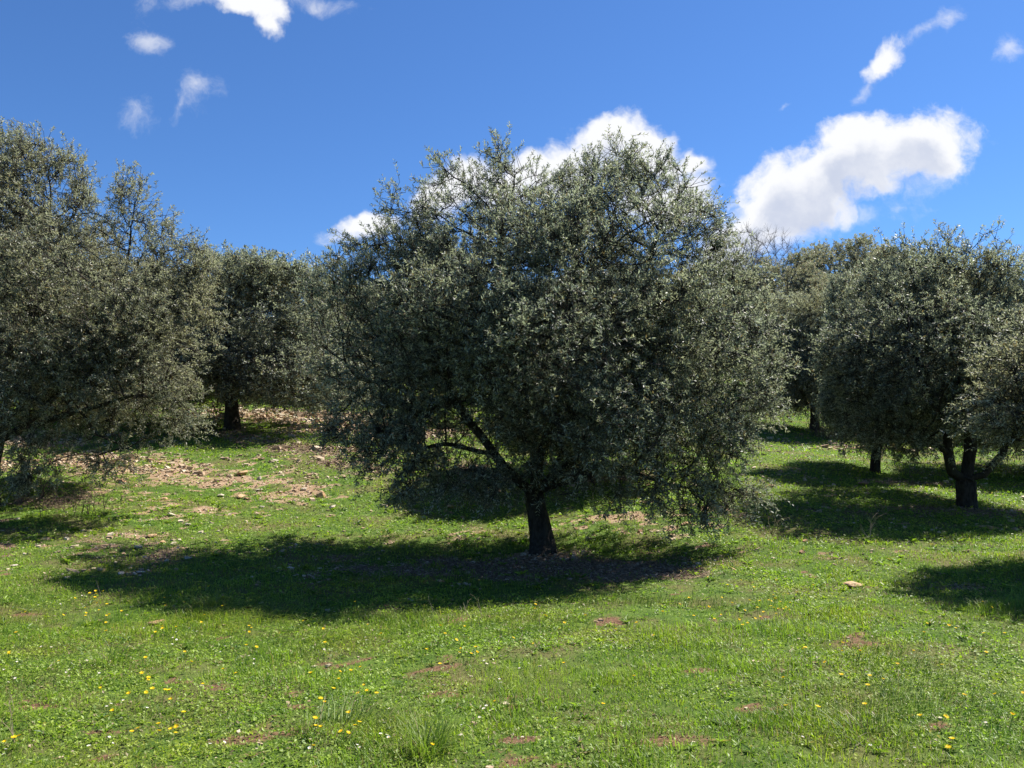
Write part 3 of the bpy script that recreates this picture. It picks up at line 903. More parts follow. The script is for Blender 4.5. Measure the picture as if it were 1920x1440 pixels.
_d = pix_dir(1432, 500)
for (px, Y, s, rz, lab) in [(1432, 50, 1.06, 0, 'leafless tree with fine brown twigs on the skyline beside the big cloud'),
                            (1472, 51, .72, 2, 'smaller leafless tree leaning on the right of the larger leafless one')]:
    if s == 1.06: bare_m = bare_tree(5, 7.6, 2.6)
    d = pix_dir(px, 500); x = d[0] * Y / d[1]
    place_tree(bare_m, (x, Y, float(hz(x, Y))), rz, s, lab, 'bare tree', 'leafless trees on the skyline', 'bare_tree')

# ------------------------------------------------------------------ ground cover: one mesh of blades and small leaves (nobody could count it)
def leafy_mat(name, a, b, trans, rough=.5):
    m, nt, out = new_mat(name)
    v = attr(nt, 'var')
    g = nd(nt, 'ShaderNodeNewGeometry')
    P = g.outputs['Position']
    c = mixc(nt, v, a, b)
    big = noise(nt, P, .9, 3)
    c = mixc(nt, sstep(nt, big, .4, .7, 0, .6), c, mixc(nt, 1.0, c, (1.30, 1.02, .75), 'MULTIPLY'))
    vv = mth(nt, 'FRACT', mth(nt, 'MULTIPLY', v, 53.7))
    c = mixc(nt, mth(nt, 'LESS_THAN', vv, .07), c, (.26, .20, .10))
    p = principled(nt, None, c, rough, .4)
    t = nd(nt, 'ShaderNodeBsdfTranslucent')
    nt.links.new(mixc(nt, 1.0, c, (1.25, 1.5, .6), 'MULTIPLY'), t.inputs[0])
    mx = nd(nt, 'ShaderNodeMixShader'); mx.inputs[0].default_value = trans
    nt.links.new(p.outputs[0], mx.inputs[1]); nt.links.new(t.outputs[0], mx.inputs[2])
    nt.links.new(mx.outputs[0], out.inputs[0])
    return m
M_BLADE = leafy_mat('grass_blade', (.042, .110, .014), (.30, .39, .050), .44, .50)
M_WEED = leafy_mat('weed_leaf', (.032, .098, .012), (.30, .40, .050), .42, .50)

def scatter(rg, y0, y1, dens, x_at=lambda y: .70 * y + 2.2):
    w = max(x_at(y0), x_at(y1))
    n = int(dens * (y1 - y0) * 2 * w)
    P = np.stack([rg.uniform(-w, w, n), rg.uniform(y0, y1, n)], 1)
    return P[np.abs(P[:, 0]) < .70 * P[:, 1] + 2.2]

def ground_cover():
    rg = np.random.default_rng(99)
    LV = []; Lvar = []; BV = []; Bvar = []
    bands = [(1.9, 4.2, 7500, .95), (4.2, 5.5, 7000, 1.0), (5.5, 7.5, 4600, 1.12), (7.5, 10, 2200, 1.45), (10, 14, 1150, 1.9), (14, 20, 560, 2.6), (20, 30, 210, 3.6), (30, 46, 60, 5.5)]
    for (y0, y1, dens, sc) in bands:
        P = scatter(rg, y0, y1, dens)
        sm = soil_mask(P); lm = litter_mask(P)
        clump = vnoise(P, 3.3, 71, 2); fine = vnoise(P, 14, 73)
        keep = rg.random(len(P)) < np.clip((1 - .93 * sm) * (1 - .80 * lm) * np.clip(.05 + 1.5 * clump * (.5 + fine), .1, 1.2), 0, 1)
        keep = keep & (rng.random(len(P)) < 1 - .75 * np.clip((vnoise(P, .55, 83, 3) - .5) * 5, 0, 1) * (sc < 1.5))
        P = P[keep]; clump = clump[keep]
        typ = vnoise(P, .8, 75, 2) + rg.normal(0, .22, len(P))
        n = len(P)
        z = hz(P[:, 0], P[:, 1])
        isb = typ > (.47 if sc < 1.3 else .56)
        # broad low leaves
        Q = P[~isb]; m = len(Q)
        az = rg.random(m) * 6.28; el = rg.uniform(-.1, .9, m)
        D = np.stack([np.cos(az) * np.cos(el), np.sin(az) * np.cos(el), np.sin(el)], 1)
        N = nrmz(np.stack([rg.normal(0, .4, m), rg.normal(0, .4, m), np.ones(m)], 1))
        ln = .0185 * sc ** .85 * rg.uniform(.55, 1.5, m)
        base = np.stack([Q[:, 0], Q[:, 1], z[~isb] + rg.uniform(.0, .028, m) * (1 + .25 * (sc - 1))], 1)
        LV.append(leaf_quads(rg, base, D, N, ln, ln * rg.uniform(.40, .75, m), .15, .05))
        Lvar.append(np.repeat(np.clip(.5 * vnoise(Q, 6, 77) + .5 * rg.random(m) + .1, 0, 1), 4))
        # blades: a bent strip of two quads
        Q = P[isb]; m = len(Q)
        tall = vnoise(Q, 1.7, 79, 2)
        h = (.028 + (.15 if sc < 1.3 else .05) * np.clip(tall - .45, 0, 1)) * rg.uniform(.6, 1.6, m) * (1 + .22 * (sc - 1))
        az = rg.random(m) * 6.28 ; lean = rg.uniform(.15, 1.0, m)
        dx = np.stack([np.cos(az), np.sin(az), 0 * az], 1)
        side = np.stack([-np.sin(az), np.cos(az), 0 * az], 1) * (.0019 * sc * rg.uniform(.7, 1.4, m))[:, None]
        b0 = np.stack([Q[:, 0], Q[:, 1], z[isb] - .004], 1)
        mid = b0 + dx * (h * lean * .35)[:, None] + np.array((0, 0, 1)) * (h * .6)[:, None]
        tip = b0 + dx * (h * lean)[:, None] + np.array((0, 0, 1)) * (h * (1 - .25 * lean))[:, None]
        BV.append(np.stack([b0 - side, b0 + side, mid + side * .8, mid - side * .8, tip + side * .12, tip - side * .12], 1).reshape(-1, 3))
        Bvar.append(np.repeat(np.clip(.5 * vnoise(Q, 6, 77) + .5 * rg.random(m) + .05, 0, 1), 6))
    # swaths of longer fine grass, leaning together
    for (y0, y1, dens, sc) in [(1.9, 5, 2600, 1.0), (5, 8, 1100, 1.25)]:
        Q = scatter(rg, y0, y1, dens)
        sw = vnoise(Q, .75, 91, 2)
        Q = Q[rg.random(len(Q)) < np.clip((sw - .47) * 6, .015, 1) * (1 - soil_mask(Q)) * (1 - .8 * litter_mask(Q))]
        m = len(Q)
        az = .35 + (vnoise(Q, .6, 93) - .5) * 2.6 + rg.normal(0, .55, m)
        h = rg.uniform(.04, .11, m) * (.6 + .9 * vnoise(Q, 1.3, 95)); lean = rg.uniform(.5, 1.7, m)
        dx = np.stack([np.cos(az), np.sin(az), 0 * az], 1)
        side = np.stack([-np.sin(az), np.cos(az), 0 * az], 1) * (.0015 * sc * rg.uniform(.7, 1.3, m))[:, None]
        b0 = np.stack([Q[:, 0], Q[:, 1], hz(Q[:, 0], Q[:, 1]) - .004], 1)
        mid = b0 + dx * (h * lean * .35)[:, None] + np.array((0, 0, 1)) * (h * .62)[:, None]
        tip = b0 + dx * (h * lean)[:, None] + np.array((0, 0, 1)) * (h * (1 - .32 * lean))[:, None]
        BV.append(np.stack([b0 - side, b0 + side, mid + side * .8, mid - side * .8, tip + side * .12, tip - side * .12], 1).reshape(-1, 3))
        Bvar.append(np.repeat(rg.random(m), 6))
    # flat rosettes of longer leaves
    for (y0, y1, dens, sc) in [(1.9, 6, 34, 1.0), (6, 9, 22, 1.3), (9, 14, 10, 1.9)]:
        C = scatter(rg, y0, y1, dens)
        C = C[rg.random(len(C)) < np.clip(2.2 * vnoise(C, 1.3, 81, 2) - .5, .05, 1) * (1 - .8 * litter_mask(C)) * (1 - .9 * soil_mask(C))]
        k = 11; m = len(C) * k
        Q = np.repeat(C, k, 0)
        az = rg.random(m) * 6.28; el = rg.uniform(.05, .75, m)
        D = np.stack([np.cos(az) * np.cos(el), np.sin(az) * np.cos(el), np.sin(el)], 1)
        N = nrmz(np.stack([rg.normal(0, .2, m), rg.normal(0, .2, m), np.ones(m)], 1))
        ln = np.repeat(rg.uniform(.028, .062, len(C)), k) * sc * rg.uniform(.6, 1.15, m)
        base = np.stack([Q[:, 0], Q[:, 1], np.repeat(hz(C[:, 0], C[:, 1]), k) + .006], 1)
        LV.append(leaf_quads(rg, base, D, N, ln, ln * np.repeat(rg.uniform(.16, .36, len(C)), k), .2, .12))
        Lvar.append(np.repeat(np.clip(np.repeat(rg.uniform(.1, .9, len(C)), k) + rg.normal(0, .12, m), 0, 1), 4))
    LV = np.concatenate(LV); BV = np.concatenate(BV)
    nL = len(LV) // 4; nB = len(BV) // 6
    F1 = np.arange(nL * 4).reshape(-1, 4)
    i = np.arange(nB)[:, None] * 6
    me = mesh_np('weeds', LV, [F1], M_WEED, {'var': np.concatenate(Lvar)})
    tag(link('low_weeds', me), 'low broad leaved weeds and clover covering the ground', 'weeds', kind='stuff')
    me = mesh_np('grass', BV, [np.concatenate([i + np.array([[0, 1, 2, 3]]), i + np.array([[3, 2, 4, 5]])])], M_BLADE, {'var': np.concatenate(Bvar)})
    tag(link('grass', me), 'short fresh green grass covering the meadow', 'grass', kind='stuff')
    print('ground cover', nL, nB)
ground_cover()

# fallen olive leaves
def litter():
    rg = np.random.default_rng(123)
    m, nt, out = new_mat('dead_leaf')
    principled(nt, out, mixc(nt, attr(nt, 'var'), (.12, .08, .05), (.38, .29, .20)), .8, .2)
    Q = []
    for (y0, y1, dens, sc) in [(6, 11, 1500, 1.0), (11, 15, 1100, 1.3), (15, 28, 420, 1.9)]:
        P = scatter(rg, y0, y1, dens)
        k = rg.random(len(P)) < litter_mask(P) * .8
        P = P[k]; n = len(P)
        az = rg.random(n) * 6.28
        D = np.stack([np.cos(az), np.sin(az), rg.normal(0, .2, n)], 1)
        N = nrmz(np.stack([rg.normal(0, .35, n), rg.normal(0, .35, n), np.ones(n)], 1))
        ln = .05 * sc * rg.uniform(.6, 1.2, n)
        base = np.stack([P[:, 0], P[:, 1], hz(P[:, 0], P[:, 1]) + rg.uniform(.006, .025, n) * sc], 1)
        Q.append(leaf_quads(rg, base, nrmz(D), N, ln, ln * .3, .3, .1))
    V = np.concatenate(Q); n = len(V) // 4
    me = mesh_np('leaf_litter', V, [np.arange(n * 4).reshape(-1, 4)], m, {'var': np.repeat(rg.random(n), 4)})
    tag(link('leaf_litter', me), 'fallen dry olive leaves lying under the trees', 'leaf litter', kind='stuff')
litter()

# ------------------------------------------------------------------ stones
def rock_mesh(seed, name='rock', sub=3):
    import bmesh
    rg = np.random.default_rng(seed)
    bm = bmesh.new()
    bmesh.ops.create_icosphere(bm, subdivisions=sub, radius=1)
    V = np.array([v.co for v in bm.verts])
    # cut the ball by random planes: flat broken faces
    for k in range(9):
        d = nrmz(rg.normal(size=3)); lim = rg.uniform(.45, .8)
        s = V @ d
        over = s > lim
        V[over] -= np.outer(s[over] - lim, d) * .92
    V *= 1 + (vnoise(V + 5, 3.0, seed, 2)[:, None] - .5) * .16
    V *= np.array([1, rg.uniform(.6, .9), rg.uniform(.42, .7)])
    for v, c in zip(bm.verts, V): v.co = c
    me = bpy.data.meshes.new(name)
    bm.to_mesh(me); bm.free()
    return me
def stone_mat(name, a, b, c3):
    m, nt, out = new_mat(name)
    tc = nd(nt, 'ShaderNodeTexCoord'); g = nd(nt, 'ShaderNodeNewGeometry')
    n = noise(nt, g.outputs['Position'], 14, 6, .6); n2 = noise(nt, g.outputs['Position'], 60, 4, .6)
    c = mixc(nt, sstep(nt, n, .35, .65), a, b)
    c = mixc(nt, mth(nt, 'MULTIPLY', sstep(nt, n2, .55, .7), .7), c, c3)
    principled(nt, out, c, .9, .15, n2, .8, .01)
    return m
M_ST = [stone_mat('ochre_stone', (.36, .22, .11), (.48, .34, .20), (.22, .11, .06)),
        stone_mat('pale_stone', (.36, .30, .22), (.50, .44, .35), (.27, .22, .16)),
        stone_mat('brown_stone', (.25, .14, .08), (.36, .22, .13), (.16, .10, .07))]
ROCKS = []
for k in range(6):
    for mi in range(3):
        pass
def rock_variant(k, mi, cache={}):
    if (k, mi) not in cache:
        me = rock_mesh(200 + k); me.materials.append(M_ST[mi]); cache[(k, mi)] = me
    return cache[(k, mi)]
STONES = 'stones lying on the slope'
def stone(px, py, wpx, mi, label, k=None, hs=1.0):
    rg = np.random.default_rng(int(px * 7 + py))
    g = ground_px(px, py)
    s = wpx / FPX * g[1] / 2 * 1.08
    o = link('stone', rock_variant(int(rg.integers(6)) if k is None else k, mi))
    o.location = (g[0], g[1], g[2] + s * .30)
    o.scale = (s, s * rg.uniform(.8, 1.2), s * rg.uniform(.85, 1.15) * hs)
    o.rotation_euler = (rg.normal(0, .15), rg.normal(0, .15), rg.normal(0, .5))
    tag(o, label, 'stone', STONES)
stone(455, 892, 24, 0, 'largest ochre stone in the middle of the red stony strip', 1)
stone(486, 899, 10, 1, 'small upright pale stone just right of the largest ochre stone', hs=1.6)
stone(570, 920, 14, 1, 'pale pointed stone at the right end of the stony strip', hs=1.5)
stone(600, 933, 20, 0, 'square orange stone below the right end of the stony strip', 3, 1.3)
stone(228, 906, 18, 2, 'dark undercut stone under the hanging boughs at the left', hs=.9)
stone(322, 968, 15, 1, 'cream stone alone on the grass left of centre', hs=.9)
stone(283, 867, 14, 2, 'brown stone at the upper edge of the stony strip')
stone(302, 870, 13, 0, 'ochre stone touching the brown one at the upper edge of the strip')
stone(450, 934, 20, 0, 'long flat ochre stone on the lower edge of the stony strip', 2, .6)
stone(464, 937, 12, 2, 'brown stone right against the long flat ochre stone')
stone(308, 938, 13, 0, 'ochre stone in the grass above the cream stone')
stone(245, 940, 9, 0, 'small ochre stone between the dark undercut stone and the cream stone')
stone(414, 931, 14, 1, 'flat pale stone left of the long flat ochre stone', hs=.6)
stone(487, 921, 15, 1, 'wide pale stone above the long flat ochre stone', hs=.5)
stone(491, 953, 11, 1, 'pale broken stone in the grass below the strip')
stone(409, 998, 8, 1, 'thin pale stone by the tip of the middle shadow', hs=1.3)
stone(353, 985, 12, 1, 'pale rounded stone above the left tip of the middle shadow')
stone(284, 1008, 18, 0, 'split ochre stone left of the middle shadow', 4)
stone(259, 1028, 15, 1, 'pale round stone just outside the shadow on the left')
stone(305, 1019, 12, 0, 'orange stone between the split stone and the shadow edge')
stone(211, 1040, 13, 0, 'orange stone beside the grey leaf litter')
stone(150, 1043, 11, 1, 'pale flat stone left of the shadow tip', hs=.5)
stone(121, 1048, 11, 0, 'ochre stone farthest left of the stones by the shadow tip')
stone(228, 1079, 14, 1, 'white stone standing in the left tip of the shadow', hs=1.3)
stone(265, 1076, 13, 1, 'white stone just right of the standing one in the shadow tip')
stone(352, 1050, 13, 1, 'grey white stone inside the shadow near its upper edge')
stone(26, 1063, 12, 1, 'tilted pale stone near the left edge of the picture')
stone(1620, 911, 20, 2, 'dark brown stone in the sun between the two right hand shadows', 1)
stone(1625, 927, 12, 0, 'small flat ochre stone just below the dark brown stone', hs=.6)
stone(1600, 1101, 34, 0, 'flat sandy slab lying in bright grass at the right', 2, .35)
stone(1510, 1016, 13, 0, 'sandy stone in the grass above the flat slab')
stone(1503, 1038, 14, 2, 'low brownish stone under the sandy one')
stone(1428, 888, 11, 0, 'ochre stone beside the lowest right bough of the middle tree')
stone(1447, 914, 13, 0, 'ochre stone right of the lowest bough, lower of the two')
stone(1495, 832, 10, 2, 'small brown stone in the bright grass under the dim tree')
stone(1493, 958, 9, 1, 'pale stone inside the long shadow of the three-limbed tree')
stone(1600, 983, 11, 1, 'grey flat stone in the lower part of the long right shadow', hs=.5)
stone(1080, 993, 9, 0, 'round orange stone just right of the main trunk', hs=1.3)
stone(845, 952, 16, 0, 'ochre stone in the bright grass left of the main trunk', hs=.7)
stone(868, 972, 9, 0, 'small ochre stone below the one left of the main trunk')
stone(1200, 999, 11, 2, 'brown stone in the red soil right of the main trunk')
stone(1285, 985, 16, 0, 'ochre stone at the foot of the lowest right foliage')
stone(1330, 989, 13, 2, 'brown stone right of the ochre one by the lowest right foliage')
stone(1292, 1052, 13, 2, 'dark flat stone in the grass below the lowest right foliage', hs=.5)
stone(1377, 1070, 12, 0, 'low sandy stone in the grass far right of the main trunk', hs=.6)
stone(293, 1172, 27, 2, 'flat grey pink stone half sunk in the left foreground', 5, .6)
stone(770, 1128, 16, 1, 'grey flat stone at the near edge of the middle shadow', hs=.4)
stone(993, 1315, 12, 1, 'small white stone in the foreground right of the big grass tuft', hs=.5)
stone(963, 1383, 10, 1, 'little pale stone on the bare soil spot at the bottom', hs=.9)
stone(1634, 1354, 9, 1, 'tiny white stone in the bottom right foreground', hs=.6)
stone(660, 800, 16, 2, 'brown stone at the back edge of the far stony patch')
stone(512, 773, 13, 2, 'dark stone on the far stony patch right of the mound tree')
stone(395, 776, 14, 0, 'ochre stone left of the mound tree trunk')
stone(640, 846, 12, 0, 'ochre stone at the left end of the shadow behind the middle tree', hs=1.2)
stone(516, 866, 14, 1, 'white flat stone on the pale leaf litter', hs=.5)
stone(572, 948, 8, 1, 'pale pebble sized stone below the square orange stone')
stone(623, 953, 14, 1, 'pale low stone right below the square orange stone', hs=.7)
stone(1350, 822, 12, 0, 'ochre stone just below the right boughs of the middle tree')
stone(1600, 843, 15, 2, 'flat dark stone on the leaf litter by the twisted trunk', hs=.5)

# small gravel among the soil, nobody could count it
def gravel():
    rg = np.random.default_rng(55)
    base = np.array([(1, 0, 0), (-1, 0, 0), (0, 1, 0), (0, -1, 0), (0, 0, 1), (0, 0, -1)], float)
    F0 = np.array([(0, 2, 4), (2, 1, 4), (1, 3, 4), (3, 0, 4), (2, 0, 5), (1, 2, 5), (3, 1, 5), (0, 3, 5)])
    # cube-octahedral chips: 8 corners jittered
    cube = np.array([(x, y, z) for x in (-1, 1) for y in (-1, 1) for z in (-1, 1)], float) * .62
    FQ = np.array([(0, 1, 3, 2), (4, 6, 7, 5), (0, 4, 5, 1), (2, 3, 7, 6), (0, 2, 6, 4), (1, 5, 7, 3)])
    Vs = []; n = 0; var = []
    for (y0, y1, dens, sz) in [(3, 9, 60, .010), (9, 15, 230, .014), (15, 20, 190, .025), (20, 34, 120, .036)]:
        P = scatter(rg, y0, y1, dens)
        sm = np.maximum(soil_mask(P), .03)
        P = P[rg.random(len(P)) < sm * 1.0]
        m = len(P)
        s = sz * np.exp(rg.normal(0, .45, m))
        C = np.stack([P[:, 0], P[:, 1], hz(P[:, 0], P[:, 1]) + s * .25], 1)
        J = cube[None] * (1 + rg.normal(0, .25, (m, 8, 3)))
        a = rg.random(m) * 6.28; ca, sa = np.cos(a)[:, None], np.sin(a)[:, None]
        X = J[..., 0] * 1.3; Yv = J[..., 1]; Z = J[..., 2] * .6 + X * rg.normal(0, .2, (m, 1))
        J = np.stack([X * ca - Yv * sa, X * sa + Yv * ca, Z], -1) * s[:, None, None]
        Vs.append((C[:, None] + J).reshape(-1, 3)); n += m
        var.append(np.repeat(rg.random(m), 8))
    F = (np.arange(n)[:, None, None] * 8 + FQ[None]).reshape(-1, 4)
    m_, nt, out = new_mat('gravel_stone')
    v = attr(nt, 'var')
    c = mixc(nt, v, (.30, .20, .12), (.62, .53, .39))
    c = mixc(nt, sstep(nt, noise(nt, nd(nt, 'ShaderNodeNewGeometry').outputs['Position'], 90, 3), .4, .7, 0, .5), c, (.20, .11, .06))
    principled(nt, out, c, .9, .15)
    me = mesh_np('gravel', np.concatenate(Vs), [F], m_, {'var': np.concatenate(var)})
    tag(link('gravel', me), 'small ochre stones and chips strewn over the bare soil', 'gravel', kind='stuff')
gravel()

# ------------------------------------------------------------------ grass tufts, dry stalks, brushwood, suckers
def tuft_mesh(seed, n=260, h=.30, spread=.16, w=.0022, lean=(.15, 1.1), bias=(0.25, 0), mat=None):
    rg = np.random.default_rng(seed)
    r = np.sqrt(rg.random(n)) * spread * .35; a = rg.random(n) * 6.28
    b0 = np.stack([r * np.cos(a), r * np.sin(a), np.full(n, -.01)], 1)
    az = a + rg.normal(0, .6, n)
    dx = np.stack([np.cos(az) + bias[0], np.sin(az) + bias[1], 0 * az], 1)
    L = h * rg.uniform(.45, 1.15, n); ln = rg.uniform(*lean, n)
    side = np.stack([-np.sin(az), np.cos(az), 0 * az], 1) * w
    V = []
    K = 5
    for k in range(K):
        t = k / (K - 1)
        c = b0 + dx * (L * ln * (t ** 1.7) * .75)[:, None] + np.array((0, 0, 1)) * (L * (t - .28 * ln * t * t))[:, None]
        ww = 1 - .85 * t ** 1.5
        V += [c - side * ww, c + side * ww]
    V = np.stack(V, 1).reshape(-1, 3)
    F = []
    for k in range(K - 1):
        F.append(np.arange(n)[:, None] * 2 * K + np.array([[2 * k, 2 * k + 1, 2 * k + 3, 2 * k + 2]]))
    return mesh_np('tuft', V, [np.concatenate(F)], mat or M_TUFT, {'var': np.repeat(rg.random(n), 2 * K)})
M_TUFT = leafy_mat('tuft_blade', (.060, .125, .022), (.19, .27, .055), .4, .55)
tm = [tuft_mesh(1, 170, .30, .3, .0028, (.2, 1.6)), tuft_mesh(2, 110, .20, .35, .0025, (.3, 1.7)), tuft_mesh(3, 260, .19, .7, .0026, (.3, 1.8), bias=(.6, .1)), tuft_mesh(4, 90, .15, .4, .0024, (.3, 1.7))]
TUFTS = 'long grass tufts in the foreground'
for (px, py, k, s, lab) in [(800, 1418, 0, .82, 'tallest fan shaped grass tuft at the bottom just left of centre'),
                            (650, 1372, 2, 1.0, 'wide leaning grass tuft left of the tallest one'),
                            (205, 1245, 1, 1.05, 'fine grass tuft in the left foreground among yellow flowers'),
                            (400, 1135, 1, .9, 'grass tuft at the near edge of the middle shadow'),
                            (1630, 1395, 3, 1.2, 'thin grass tuft at the bottom right'),
                            (180, 1170, 3, .9, 'small grass tuft beside the group of yellow flowers')]:
    g = ground_px(px, py)
    o = link('grass_tuft', tm[k]); o.location = g; o.scale = (s,) * 3
    o.rotation_euler.z = 0 if k in (0, 2) else px * .7
    tag(o, lab, 'grass tuft', TUFTS)

m_dry, nt, out = new_mat('dry_stalk'); principled(nt, out, (.34, .27, .17), .8, .2)
m_brown, nt, out = new_mat('brushwood'); principled(nt, out, (.11, .08, .06), .9, .1)
def twig_mesh(seed, stems, h, lean, r, mat, branch=3, spread=.05):
    rg = np.random.default_rng(seed)
    P = []; par = []; rad = []
    def run(a, d, L, r0, depth):
        last = a
        k = max(3, int(L / .04))
        for s in range(k):
            d = nrmz(d + rg.normal(0, .13, 3))
            P.append(P[last] + d * L / k); par.append(last); rad.append(r0 * (1 - .7 * (s + 1) / k)); last = len(P) - 1
            if depth > 0 and s > 0 and rg.random() < branch / k:
                run(last, nrmz(d + rg.normal(0, .55, 3)), L * rg.uniform(.3, .55), r0 * .6, depth - 1)
    for s in range(stems):
        if spread > 0 or s == 0:
            P.append(np.array((rg.normal(0, spread), rg.normal(0, spread), -.02))); par.append(-1); rad.append(r); root = len(P) - 1
        run(root, nrmz(np.array((rg.normal(lean, .3), rg.normal(0, .3), 1.0))), h * rg.uniform(.6, 1.1), r, 2)
    V, F = tubes(np.array(P), np.array(par), np.array(rad), [(0, 1, 4)])
    return mesh_np('twigs', V, [F], mat, smooth=True)
DRY = 'dry stalks standing in the grass'
for (px, py, h, lean, st, lab) in [(905, 1160, .30, .1, 1, 'bent dry stalk on the near edge of the middle shadow'),
                                   (888, 1165, .2, -.7, 2, 'dry twig lying over beside the bent dry stalk'),
                                   (815, 1150, .16, .05, 1, 'short dry stalk left of the bent one'),
                                   (188, 1118, .16, -.2, 1, 'thin dry stalk above the left group of yellow flowers'),
                                   (387, 1110, .15, 0, 1, 'thin upright stalk in the shadow left of centre'),
                                   (1630, 1012, .34, .1, 4, 'branched dry stalks in the long right hand shadow'),
                                   (1445, 1000, .30, 0, 3, 'dry stalks beside the lowest right foliage'),
                                   (712, 1090, .16, 0, 1, 'short stalk deep in the middle shadow'),
                                   (1010, 1190, .16, .4, 1, 'leaning dry straw in front of the middle shadow'),
                                   (30, 1400, .22, -.3, 2, 'dry reddish stalks in the bottom left corner'),
                                   (1592, 1425, .12, 0, 1, 'single pale straw at the bottom right'),
                                   (1850, 1310, .10, .5, 1, 'pale straw leaning near the right edge')]:
    g = ground_px(px, py)
    o = link('dry_stalk', twig_mesh(int(px + py), st, h, lean, .0032 if py > 1100 else .005, m_dry, spread=0.0))
    o.location = g
    tag(o, lab, 'dry stalk', DRY)
for (px, py, st, h, lab) in [(125, 960, 26, .38, 'heap of brown brushwood in the shadow of the left edge tree'),
                             (1560, 822, 46, .9, 'brown brushwood under the dim tree on the slope')]:
    g = ground_px(px, py)
    o = link('brushwood', twig_mesh(int(px), st, h, .2, .007, m_brown, 4, .38)); o.location = g
    tag(o, lab, 'brushwood', 'heaps of brushwood under the trees')
for (px, py, lab) in [(40, 945, 'thin bare shoots rising from the foot of the left edge tree'), (75, 935, 'spreading thin bare shoots right of the left edge trunk')]:
    g = ground_px(px, py)
    o = link('bare_shoots', twig_mesh(int(px) + 3, 7, 1.2, .30, .008, m_brown, 3, 0.0)); o.location = g
    tag(o, lab, 'shoots', 'bare shoots at the left edge tree')

# ------------------------------------------------------------------ flowers
def flower_mesh(seed, color_mat, petals, rad, cup, center_mat, crad, m_stem, stem_h):
    rg = np.random.default_rng(seed)
    V = []; F = []; mi = []
    def add(v, f, m):
        o = len(V); V.extend(v); F.extend([tuple(i + o for i in q) for q in f]); mi.extend([m] * len(f))
    tilt = rg.normal(0, .2, 2)
    H = stem_h
    for layer, (rr, cc) in enumerate([(rad, cup), (rad * .66, cup + .35)]):
        if layer and petals < 14: break
        for k in range(petals):
            a = k / petals * 6.28 + layer * .2 + rg.normal(0, .05); L = rr * rg.uniform(.88, 1.05); wv = rr * 3.0 / petals
            c, s = math.cos(a), math.sin(a)
            def q(r, w, z): return (c * r - s * w, s * r + c * w, H + z)
            add([q(.15 * rr, -wv * .3, .001 * layer), q(.7 * L, -wv * .55, math.sin(cc) * .7 * L), q(L, 0, math.sin(cc) * L), q(.7 * L, wv * .55, math.sin(cc) * .7 * L), q(.15 * rr, wv * .3, .001 * layer)], [(0, 1, 2, 3, 4)], 0)
    n = 8
    ring = [(crad * math.cos(i / n * 6.283), crad * math.sin(i / n * 6.283), H + .001) for i in range(n)]
    ring2 = [(.6 * x, .6 * y, H + crad * .45) for x, y, z in ring]
    add(ring + ring2 + [(0, 0, H + crad * .6)], [(i, (i + 1) % n, n + (i + 1) % n, n + i) for i in range(n)] + [(n + i, n + (i + 1) % n, 2 * n) for i in range(n)], 1)
    w = .0011
    sv = []
    for k in range(4):
        t = k / 3; x = .012 * math.sin(2.2 * t)
        for a in range(3): sv.append((x - .012 * math.sin(2.2) + w * math.cos(a * 2.09), w * math.sin(a * 2.09), -.01 + (H + .01) * t))
    add(sv, [(k * 3 + a, k * 3 + (a + 1) % 3, k * 3 + 3 + (a + 1) % 3, k * 3 + 3 + a) for k in range(3) for a in range(3)], 2)
    me = bpy.data.meshes.new('flower'); me.from_pydata(V, [], F)
    for m in (color_mat, center_mat, m_stem): me.materials.append(m)
    me.polygons.foreach_set('material_index', mi)
    return me
def flat_mat(name, c, tr=.25):
    m, nt, out = new_mat(name)
    p = principled(nt, None, c, .6, .2)
    t = nd(nt, 'ShaderNodeBsdfTranslucent'); t.inputs[0].default_value = (*c, 1)
    mx = nd(nt, 'ShaderNodeMixShader'); mx.inputs[0].default_value = tr
    nt.links.new(p.outputs[0], mx.inputs[1]); nt.links.new(t.outputs[0], mx.inputs[2]); nt.links.new(mx.outputs[0], out.inputs[0])
    return m
m_y = flat_mat('yellow_petal', (.85, .62, .01)); m_yc = flat_mat('yellow_centre', (.75, .42, .01), .1)
m_w = flat_mat('white_petal', (.80, .78, .76)); m_s = flat_mat('green_stem', (.08, .14, .04), .1)
YF = [flower_mesh(i, m_y, 16, .0145, .25 + .2 * i, m_yc, .005, m_s, .072 + .014 * i) for i in range(3)]
WF = [flower_mesh(10 + i, m_w, 11, .0095, .2 + .2 * i, m_yc, .0032, m_s, .056 + .012 * i) for i in range(2)]
rf = np.random.default_rng(77)
def flower(px, py, meshes, label, group, name, cat):
    g = ground_px(px, py + 6)
    o = link(name, meshes[int(rf.integers(len(meshes)))])
    o.location = g
    s = rf.uniform(.8, 1.15)
    o.scale = (s, s, rf.uniform(.8, 1.1))
    o.rotation_euler = (rf.normal(0, .25), rf.normal(0, .25), rf.random() * 6.28)
    tag(o, label, cat, group)
